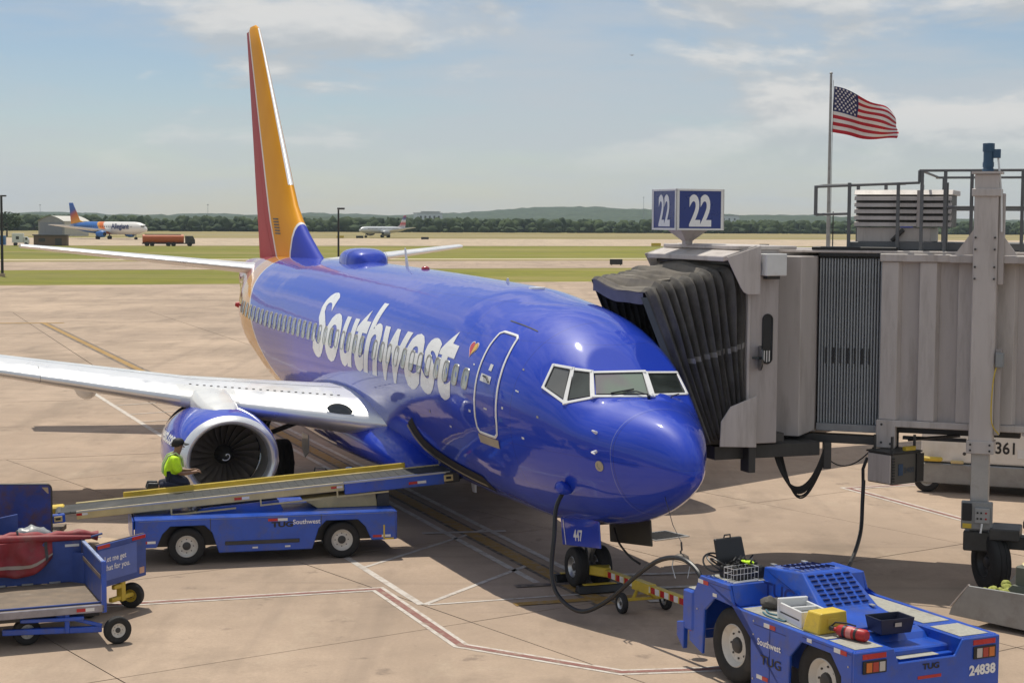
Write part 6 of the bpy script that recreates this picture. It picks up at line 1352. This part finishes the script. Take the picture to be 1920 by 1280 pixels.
# ================================================================== flag and poles
FP = (24.15, 130.0)
fpole = thing('flagpole', 'tall grey flagpole rising behind the boarding bridge', 'flagpole', (*FP, 0))
MB().cyl((0, 0, 0), (0, 0, 17.6), .16, .09, 12).build('pole', M_galv, fpole); MB().lathe([(17.6, .02), (17.66, .12), (17.76, .12), (17.83, .02)], (0, 0, 0), (0, 0, 1), 12).build('finial', M_galv, fpole); MB().cyl((0, 0, 0), (0, 0, .5), .4, .3, 12).build('base', M_conc2, fpole)
MB().tube([(.16, -.05, .8), (.17, -.05, 17.2)], .02, 5).build('halyard', M_galv, fpole)
fg = thing('flag', 'American flag with red and white stripes flying from the flagpole', 'flag', (FP[0] + .25, FP[1], 0))
def fl_pt(u, v):        # u along the fly, v down the hoist
    top = Vector((0, 0, 16.75)).lerp(Vector((4.55, 0, 14.75)), u) + Vector((0, 0, .16 * math.sin(u * 3.1) + .10 * math.sin(u * 8)))
    bot = Vector((-.12, 0, 13.28)).lerp(Vector((4.7, 0, 12.75)), u) + Vector((0, 0, -.16 * math.sin(u * 3.1)))
    p = top.lerp(bot, v); w = .50 * math.sin(u * 7.5 - v * 2.2) * min(1, u * 2) + .32 * math.sin(u * 13 + v * 3) * u
    return p + Vector((.34 * u * math.sin(v * 3.14) + .10 * u * math.sin(v * 9), w, .11 * u * math.sin(u * 9 + v * 6)))
fm = [mat('flag_red', (.42, .010, .022), .8, var=.08), mat('flag_white', (.70, .66, .64), .8, var=.05), mat('flag_blue', (.018, .022, .10), .8, var=.08)]
NUF = 48
for s in range(13):
    rs = [[fl_pt(i / NUF, (s + k / 3) / 13) for k in range(4)] for i in range(0 if s > 6 else 19, NUF + 1)]
    MB().rings(rs, False).build('stripe', fm[s % 2], fg, 70)
MB().rings([[fl_pt(i / NUF, k / 3 / 13) for k in range(22)] for i in range(0, 20)], False).build('canton', fm[2], fg, 70)
for r in range(9):
    for c in range(6 if r % 2 == 0 else 5):
        u = (c + .5 + (.5 if r % 2 else 0)) / 6.1 * .385 + .004; v = (r + .7) / 9.6 * .535; e = .004; p = fl_pt(u, v); du = (fl_pt(u + e, v) - p).normalized(); dv_ = (fl_pt(u, v + e) - p).normalized(); nn = du.cross(dv_).normalized()
        pts = [p + du * (q * math.sin(a)) - dv_ * (q * math.cos(a)) for a, q in [(math.pi * i / 5, .115 if i % 2 == 0 else .05) for i in range(10)]]
        m_ = MB()
        for sg_ in (.02, -.02): m_.add([q + nn * sg_ for q in pts], [tuple(range(10))])
        m_.build('star', fm[1], fg, 0, fix=False)
def lamp_pole(label, x, y, h, r=.10, arm=True):
    o = thing('light_pole', label, 'light pole', (x, y, -.2), 0, 'poles along the apron edge'); MB().cyl((0, 0, 0), (0, 0, h + .2), r, r * .8, 10).build('pole', M_black, o)
    MB().bx(-.25, .25, -.25, .25, 0, .5).build('base', M_conc2, o, 0, .03)
    if arm: MB().bx(-.1, .55, -.12, .12, h + .08, h + .24).build('lamp_head', M_black, o, 0, .02); MB().bx(-.05, .5, -.1, .1, h + .06, h + .078).build('lens', M_reflw, o, 0)
lamp_pole('black light pole standing behind the jet fuselage between tail and dome', -15.4, 150, 7.4)
lamp_pole('black light pole at the left edge of the picture', -56.0, 186, 8.8, .16)
lamp_pole('thin black pole just right of the flagpole', 26.4, 140, 7.3, .06, False)
# ================================================================== far aircraft
def far_jet(name, label, loc, head, Lf, rad, fmat, fincol, engcol, rear=False, wingm=M_wing):
    j = thing(name, label, 'airplane', loc, math.atan2(head[1], head[0]))     # local x forward
    zc = rad + 1.6; pr_ = [(0, .02), (.02, .4), (.05, .68), (.10, .92), (.16, 1), (.62, 1), (.74, .92), (.86, .66), (.95, .36), (1, .12)]
    rs = []
    for u, k in pr_: rs.append([(Lf * (.5 - u), rad * k * math.cos(a), zc + (.28 * rad * max(0, (u - .62) / .38)) - (.18 * rad if u < .05 else 0) + rad * k * math.sin(a)) for a in [2 * math.pi * i / 24 for i in range(24)]])
    MB().rings(rs, True, True, True).build('fuselage', fmat, j, 60)
    for i in range(24):
        x = Lf * (.5 - .14 - .028 * i)
        for s in (-1, 1): MB().bx(x - .13, x + .13, s * rad * .985 - .02, s * rad * .985 + .02, zc + .25, zc + .6).build('window', M_lens, j, 0)
    MB().bx(Lf * .455, Lf * .475, -rad * .55, rad * .55, zc + rad * .22, zc + rad * .42).build('windscreen', M_lens, j, 0)
    for s in (-1, 1):
        MB().hexa([(Lf * .10, s * rad * .8, zc - rad * .6), (-Lf * .12, s * rad * .8, zc - rad * .6), (-Lf * .20, s * Lf * .46, zc + .9), (-Lf * .15, s * Lf * .46, zc + .9), (Lf * .10, s * rad * .8, zc - rad * .3), (-Lf * .12, s * rad * .8, zc - rad * .5), (-Lf * .20, s * Lf * .46, zc + 1.0), (-Lf * .15, s * Lf * .46, zc + 1.05)]).build('wing', wingm, j, 0)
        MB().hexa([(-Lf * .40, s * .3, zc + .5), (-Lf * .49, s * .3, zc + .5), (-Lf * .51, s * Lf * .165, zc + .9), (-Lf * .47, s * Lf * .165, zc + .9), (-Lf * .40, s * .3, zc + .7), (-Lf * .49, s * .3, zc + .6), (-Lf * .51, s * Lf * .165, zc + .98), (-Lf * .47, s * Lf * .165, zc + 1.0)]).build('tailplane', wingm, j, 0)
        ex, ey, ez = (-Lf * .30, s * (rad + .9), zc + .4) if rear else (Lf * .10, s * Lf * .155, zc - rad * .95)
        e = MB().lathe([(1.8, .62), (1.5, .95), (0, 1.05), (-1.6, .75)] if not rear else [(1.3, .5), (1, .7), (-1, .6), (-1.5, .45)], (ex, ey, ez), (1, 0, 0), 20).build('engine', engcol, j, 60); MB().lathe([(1.5, .8), (1.45, .02)], (ex, ey, ez), (1, 0, 0), 20).build('fan', M_black, e, 60); 
        g = MB(); g.cyl((-Lf * .05, s * rad * 1.2, .4), (-Lf * .05, s * rad * 1.2, zc - rad * .5), .18); g.build('gear_strut', M_dark, j)
        for q in (-.35, .35): MB().cyl((-Lf * .05, s * rad * 1.2 + q - .18, .55), (-Lf * .05, s * rad * 1.2 + q + .18, .55), .55, n=18).build('wheel', M_rubber, j)
    MB().cyl((Lf * .36, 0, .3), (Lf * .36, 0, zc - rad * .8), .12).build('gear_strut', M_dark, j)
    for q in (-.25, .25): MB().cyl((Lf * .36, q - .12, .38), (Lf * .36, q + .12, .38), .38, n=16).build('wheel', M_rubber, j)
    hf = Lf * .16
    MB().prism([(-Lf * .31, zc + rad * .95), (-Lf * .36, zc + rad * 1.2), (-Lf * .455, zc + rad + hf), (-Lf * .50, zc + rad + hf), (-Lf * .475, zc + rad * .6)], -.16, .16).build('fin', fincol, j, 0, .05)
    return j
def grad(name, ax_, stops, rough=.35):      # painted colour bands along a direction of the airframe
    m = bpy.data.materials.new(name); m.use_nodes = True; N = m.node_tree.nodes; L = m.node_tree.links; P = _p(m); P.inputs['Roughness'].default_value = rough
    tc = N.new('ShaderNodeTexCoord'); d = N.new('ShaderNodeVectorMath'); d.operation = 'DOT_PRODUCT'; L.new(tc.outputs['Object'], d.inputs[0]); d.inputs[1].default_value = ax_[:3]
    mr = N.new('ShaderNodeMapRange'); L.new(d.outputs['Value'], mr.inputs['Value']); mr.inputs['From Min'].default_value = ax_[3]; mr.inputs['From Max'].default_value = ax_[4]
    r = N.new('ShaderNodeValToRGB'); e = r.color_ramp.elements
    while len(e) < len(stops): e.new(.5)
    for k, (p, c) in enumerate(stops): e[k].position = p; e[k].color = (*c, 1)
    L.new(mr.outputs[0], r.inputs[0]); L.new(r.outputs[0], P.inputs['Base Color']); return m
bl_, or_, ye_, wh_ = (.02, .13, .42), (.70, .16, .02), (.80, .42, .06), (.78, .76, .72)
m_al = grad('sunburst_fuselage', (1, 0, .9, -18, 20), [(0, bl_), (.50, bl_), (.51, ye_), (.54, or_), (.58, or_), (.59, wh_)]); m_af = grad('sunburst_fin', (-.45, 0, .9, 9.5, 18), [(0, (.80, .50, .04)), (.25, (.75, .30, .02)), (.55, (.45, .08, .02)), (.72, (.03, .08, .32)), (1, (.02, .12, .45))])
j1 = far_jet('passenger_jet', 'distant white and blue airliner with orange sunburst tail', (-127, 532, -.05), (.80, -.60), 37.0, 1.95, m_al, m_af, mat('far_engine_blue', (.02, .13, .42), .4))
text_on('Allegiant', 2.3, (4.2, -1.98, 3.35), (1, 0, 0), (0, 0, 1), mat('wordmark_navy', (.02, .04, .16), .5), 'airline_name', j1, .06, off=.06)
m_er = mat('far_jet_silver', (.62, .64, .64), .35, metal=.3)
j2 = far_jet('passenger_jet', 'small distant silver regional jet with red striped tail on the far taxiway', (-49, 641, -.05), (-.62, -.78), 26.0, 1.3, m_er, grad('striped_fin', (0, 0, 1, 4, 8.6), [(0, (.6, .6, .62)), (.3, (.55, .05, .06)), (.5, (.7, .7, .7)), (.7, (.06, .10, .30)), (1, (.5, .05, .06))]), M_galv, False)
# ================================================================== far vehicles and buildings
ft = thing('fuel_truck', 'orange tanker truck parked on the far taxiway edge', 'truck', (-82, 404, -.1), R(16))
MB().cyl((-6, 0, 1.75), (3.6, 0, 1.75), 1.05, n=20).build('tank', mat('tank_orange', (.50, .11, .02), .5, var=.12), ft); MB().bx(-6.1, 6.0, -1.0, 1.0, .55, .80).build('chassis', M_dark, ft, 0); cbx = MB(); cbx.prism([(4.0, .6), (6.2, .6), (6.2, 1.5), (5.7, 2.5), (4.0, 2.5)], -1.05, 1.05); cbx.build('cab', M_dark, ft, 0, .05); MB().bx(5.0, 5.6, -1.07, 1.07, 1.6, 2.2).build('side_window', M_lens, ft, 0); MB().bx(-5.5, 3.0, -.4, .4, 2.75, 2.9).build('walkway', M_dark, ft, 0)
for x in (-5, -3.8, 0, 1.2, 5.0):
    for y in (-.95, .95): MB().cyl((x, y - .15, .5), (x, y + .15, .5), .5, n=16).build('wheel', M_rubber, ft)
hn = thing('hangar', 'grey metal hangar with curved pale roof behind the distant airliner', 'hangar', (-169, 622, -.05), R(-30))
arc = [(-6.5 + 13 * i / 12, 5.4 + 1.9 * math.sin(math.pi * i / 12)) for i in range(13)]
MB().prism([(-6.5, 0)] + arc + [(6.5, 0)], -.2, 0).build('gable_wall', M_galv, hn, 0); MB().prism([(-6.5, 0)] + arc + [(6.5, 0)], 12, 12.2).build('gable_wall', M_galv, hn, 0)
for x in (-6.5, 6.3): MB().bx(x, x + .2, .01, 11.99, 0, 5.4).build('side_wall', mat('hangar_cream', (.55, .52, .45), .7), hn, 0)
MB().rings([[(x * 1.02, y, z + .05) for x, z in arc] for y in (-.6, 12.8)], False).build('roof', mat('hangar_roof', (.60, .58, .52), .6), hn, 50)
for k in range(4): MB().bx(-5.6 + k * 2.8, -2.85 + k * 2.8, -.28, -.21, 0, 5.0).build('door_leaf', mat('hangar_door', (.22, .24, .28), .6), hn, 0)
def shed(name, label, cat, loc, rz, d, m, roofm, extra=None):
    o = thing(name, label, cat, loc, rz); w, dp_, h = d
    MB().bx(-w/2, w/2, 0, dp_, 0, h).build('wall', m, o, 0); MB().bx(-w/2 - .25, w/2 + .25, -.25, dp_ + .25, h, h + .25).build('roof', roofm, o, 0)
    nd = max(2, int(w / 3))
    for k in range(nd): MB().bx(-w/2 + (k + .3) * w / nd, -w/2 + (k + .7) * w / nd, -.05, -.005, .05 if k % 2 else h * .4, h * .75).build('door' if k % 2 else 'window', M_dark, o, 0)
    return o
M_brown = mat('brown_siding', (.17, .115, .08), .8, var=.15)
shed('equipment_shed', 'brown fence-like equipment shed below the distant airliner tail', 'shed', (-108.5, 398, -.1), R(6), (7.6, 3, 2.4), M_brown, M_dark)
shed('office_building', 'low reddish brick building beside the leftmost far tree', 'building', (-178, 560, -.1), R(10), (12, 8, 3.0), mat('brick_red', (.32, .16, .11), .8), M_white)
wt = thing('box_truck', 'white box truck beside the brown equipment shed', 'truck', (-115.5, 398, -.1), R(10))
MB().bx(-1.8, .8, -1, 1, .7, 2.9).build('box', M_white, wt, 0, .05); MB().prism([(.9, .5), (2.0, .5), (2.0, 1.4), (1.6, 2.1), (.9, 2.1)], -.95, .95).build('cab', M_white, wt, 0, .05); MB().bx(-.9, -.2, -1.03, -1.005, 1.5, 2.2).build('side_emblem', M_dark, wt, 0); MB().bx(1.2, 1.7, -.97, .97, 1.4, 1.9).build('side_window', M_lens, wt, 0)
for x in (-1.1, 1.4):
    for y in (-.85, .85): MB().cyl((x, y - .12, .4), (x, y + .12, .4), .4, n=14).build('wheel', M_rubber, wt)
bcn = thing('shipping_container', 'blue container at the far left edge of the airfield', 'container', (-122, 402, -.1), R(8))
MB().bx(-3, 1.6, 0, 2.4, 0, 2.3).build('shell', mat('container_blue', (.02, .13, .30), .5), bcn, 0, .03)
for k in range(14): MB().bx(-2.95 + k * .32, -2.8 + k * .32, -.05, -.002, .1, 2.2).build('rib', MATS['container_blue'], bcn, 0)
for k, (x, y, lab, m) in enumerate(((15.4, 252, 'black airfield sign near the jet canopy', M_black), (38.2, 452, 'yellow airfield sign left of the gate sign', M_yel), (66, 445, 'black airfield sign right of the gate sign', M_black), (-62, 610, 'yellow airfield sign left of the regional jet', M_yel), (-55, 610, 'black airfield sign just left of the regional jet', M_black), (-30, 580, 'black airfield sign right of the regional jet', M_black))):
    s = thing('taxiway_sign', lab, 'sign', (x, y, -.2), R(8), 'airfield signs'); w = .95 if k == 0 else 1.3
    MB().bx(-w, w, -.12, .12, .25, 1.05).build('board', m, s, 0, .02)
    for q in (-w * .7, w * .7): MB().bx(q - .05, q + .05, -.05, .05, 0, .249).build('leg', M_dark, s, 0)
for k, (x, y, h) in enumerate(((-377, 2100, 24), (200, 2600, 44), (-640, 2300, 24))):
    o = thing('radio_mast', ('thin radio mast on the horizon left of the jet tail', 'thin radio mast on the hill above the gate sign', 'thin radio mast at the far left horizon')[k], 'mast', (x, y, 0)); MB().cyl((0, 0, 0), (0, 0, h), .35, .2, 6).build('mast', M_galv, o); MB().bx(-.8, .8, -.3, .3, h, h + 1).build('top', M_galv, o, 0)
# ================================================================== trees and hills
def leafmat(name, a, b):
    m = bpy.data.materials.new(name); m.use_nodes = True; N = m.node_tree.nodes; L = m.node_tree.links; P = _p(m); P.inputs['Roughness'].default_value = .8; P.inputs['Specular IOR Level'].default_value = .15
    g = N.new('ShaderNodeNewGeometry'); n = N.new('ShaderNodeTexNoise'); n.inputs['Scale'].default_value = .11; n.inputs['Detail'].default_value = 5; L.new(g.outputs['Position'], n.inputs['Vector'])
    r = N.new('ShaderNodeValToRGB'); e = r.color_ramp.elements; e[0].position = .35; e[0].color = (*a, 1); e[1].position = .68; e[1].color = (*b, 1); L.new(n.outputs['Fac'], r.inputs[0]); L.new(r.outputs[0], P.inputs['Base Color']); return m
M_leaf = leafmat('far_foliage', (.016, .032, .012), (.062, .090, .028)); M_leaf2 = leafmat('mid_foliage', (.030, .050, .018), (.085, .110, .036)); M_trunk = mat('bark', (.10, .075, .055), .9)
ico = []
def ico_data():
    b = bmesh.new(); bmesh.ops.create_icosphere(b, subdivisions=2, radius=1); v = [x.co.copy() for x in b.verts]; f = [tuple(q.index for q in x.verts) for x in b.faces]; b.free(); return v, f
IV, IF = ico_data()
def crown(mb, c, rx, rz_, seed):
    mb.add([(c[0] + p.x * rx * k, c[1] + p.y * rx * k, c[2] + p.z * rz_ * k) for p in IV for k in [1 + .55 * noise.noise(p * 2.1 + Vector((seed * 1.7, 0, 0)))]], IF)
def wood(name, label, rows, m):
    mb = MB(); random.seed(len(rows) + 5)
    for a0, a1, b0, b1, cnt, h0, h1, lift in rows:
        for i in range(cnt):
            a = a0 + (a1 - a0) * (i + random.random()) / cnt; b = random.uniform(b0, b1); h = random.uniform(h0, h1); r = h * random.uniform(.32, .55); p = gpt(a, b); base = lift(a, b) if lift else 0
            crown(mb, (p[0], p[1], base + h * .5), r, h * .5, i); crown(mb, (p[0] + random.uniform(-4, 4), p[1] - random.uniform(0, 3), base + h * .22), r * 1.2, h * .3, i + 99)
    o = mb.build(name, m, None, 60, fix=False); o['kind'] = 'stuff'; o['label'] = label; return o
def hill_h(a, b):
    h = 7 * max(0, (b - 1250) / 1500) * (1 + .25 * noise.noise(Vector((a * .0012, b * .001, 2)))) + 8 * max(0, (b - 1250) / 1500) * noise.noise(Vector((a * .004, b * .003, 5)))
    h += 21 * math.exp(-((a - 1480) / 260) ** 2) * max(0, min(1, (b - 2000) / 1300)) + 6 * math.exp(-((a - 1950) / 250) ** 2) * max(0, min(1, (b - 2000) / 1300))
    return h - .3
random.seed(21)
def bump(a, b): return (4.5 * abs(noise.noise(Vector((a * .035, b * .022, 1)))) + 3.5 * abs(noise.noise(Vector((a * .11, b * .05, 7)))) + random.uniform(0, 2.2))
rs = [[gpt(a + random.uniform(-7, 7), b, hill_h(a, b) + (bump(a, b) if b > 1290 else 0)) for a in range(-2000, 3201, 20)] for b in list(range(1200, 1300, 48)) + list(range(1300, 3901, 42))]
MB().rings(rs, False).build('hills', M_leaf, None, 0)['kind'] = 'structure'
wood('wood_belt', 'belt of dark trees along the far airfield edge', [(60, 900, 905, 1010, 1300, 4, 8.5, None), (-760, 120, 940, 1200, 1300, 3.5, 9, None), (900, 1400, 930, 1050, 420, 4.5, 9, None)], M_leaf)
def tree(label, x, y, h, w):
    t = thing('tree', label, 'tree', (x, y, -.2)); tr_ = MB(); tr_.tube([(0, 0, 0), (.1, 0, h * .3), (0, .1, h * .55)], [.35, .25, .12], 8)
    for k in range(5): a = k * 1.3; tr_.tube([(0, 0, h * .3), (w * .3 * math.cos(a), w * .3 * math.sin(a), h * .6)], [.15, .05], 6)
    tr_.build('trunk', M_trunk, t); mb = MB(); random.seed(int(h * 10))
    for k in range(420):
        d = Vector((random.gauss(0, 1), random.gauss(0, 1), random.gauss(0, 1))).normalized() * random.uniform(.45, 1.0); p = (d.x * w * .5, d.y * w * .5, h * .62 + d.z * h * .38)
        s = random.uniform(.35, .7); ax1 = Vector((random.gauss(0, 1), random.gauss(0, 1), random.gauss(0, 1))).normalized() * s; ax2 = ax1.orthogonal().normalized() * s * .7; pv = Vector(p); mb.add([pv - ax1, pv + ax2, pv + ax1, pv - ax2], [(0, 1, 2, 3)])
    mb.build('crown', M_leaf, t, 0, fix=False)
tree('broad dark tree at the left edge of the airfield', -173.5, 582, 9.0, 10.5); tree('smaller dark tree cut by the left edge of the picture', -181, 590, 8.0, 7)
random.seed(3)
for k, (a, b, w) in enumerate(((520, 1600, 26), (900, 1700, 38), (620, 1900, 20), (-500, 1800, 22))):
    p = gpt(a, b); o = thing('far_building', ('pale building among the hill trees above the taxiway', 'long pale building among trees right of the gate sign', 'small pale building on the wooded slope', 'small pale building on the left wooded slope')[k], 'building', (p[0], p[1], hill_h(a, b) + 3), GA)
    MB().bx(-w/2, w/2, 0, 12, 0, 10).build('wall', M_white, o, 0); MB().bx(-w/2 - .5, w/2 + .5, -.5, 12.5, 10, 10.6).build('roof', M_grey2, o, 0)
    for q in range(5): MB().bx(-w * .4 + q * w * .18, -w * .4 + q * w * .18 + 2, -.1, -.01, 5, 7.5).build('window', M_lens, o, 0)
bd_ = MB(); bd_.add([(0, 0, 0), (.5, .25, .16), (.25, -.1, .05), (-.5, .25, .16), (-.25, -.1, .05), (0, .35, -.02), (0, -.3, .03)], [(5, 1, 2), (5, 2, 6), (5, 3, 4), (5, 4, 6)]); bdo = bd_.build('bird', M_black, None, 0); bdo.scale = (.5, .5, .5); bdo.location = (8.3, 120, 18.0); tag(bdo, 'tiny dark bird gliding high in the sky', 'bird')
# ================================================================== air
hz = MB().bx(-3500, 3500, -150, 5200, -1.4, 75).build('haze', None, None, 0); hz.data.materials.clear(); hz['kind'] = 'stuff'; hz['label'] = 'thin summer haze over the airfield'
m = bpy.data.materials.new('summer_haze'); m.use_nodes = True; N = m.node_tree.nodes; N.remove(N['Principled BSDF']); pv = N.new('ShaderNodeVolumePrincipled'); pv.inputs['Color'].default_value = (.74, .87, 1, 1); pv.inputs['Density'].default_value = .00009; pv.inputs['Anisotropy'].default_value = .2
m.node_tree.links.new(pv.outputs[0], N['Material Output'].inputs['Volume']); hz.data.materials.append(m)

# ================================================================== keep to thing > part > sub-part
def level(o):
    n = 1
    while o.parent: o = o.parent; n += 1
    return n
for o in list(bpy.data.objects):
    while level(o) > 3:
        p = o.parent; mb_ = p.matrix_basis @ o.matrix_basis; o.parent = p.parent; o.matrix_basis = mb_
for o in list(bpy.data.objects):
    if o.type == 'EMPTY' and not o.children: bpy.data.objects.remove(o)
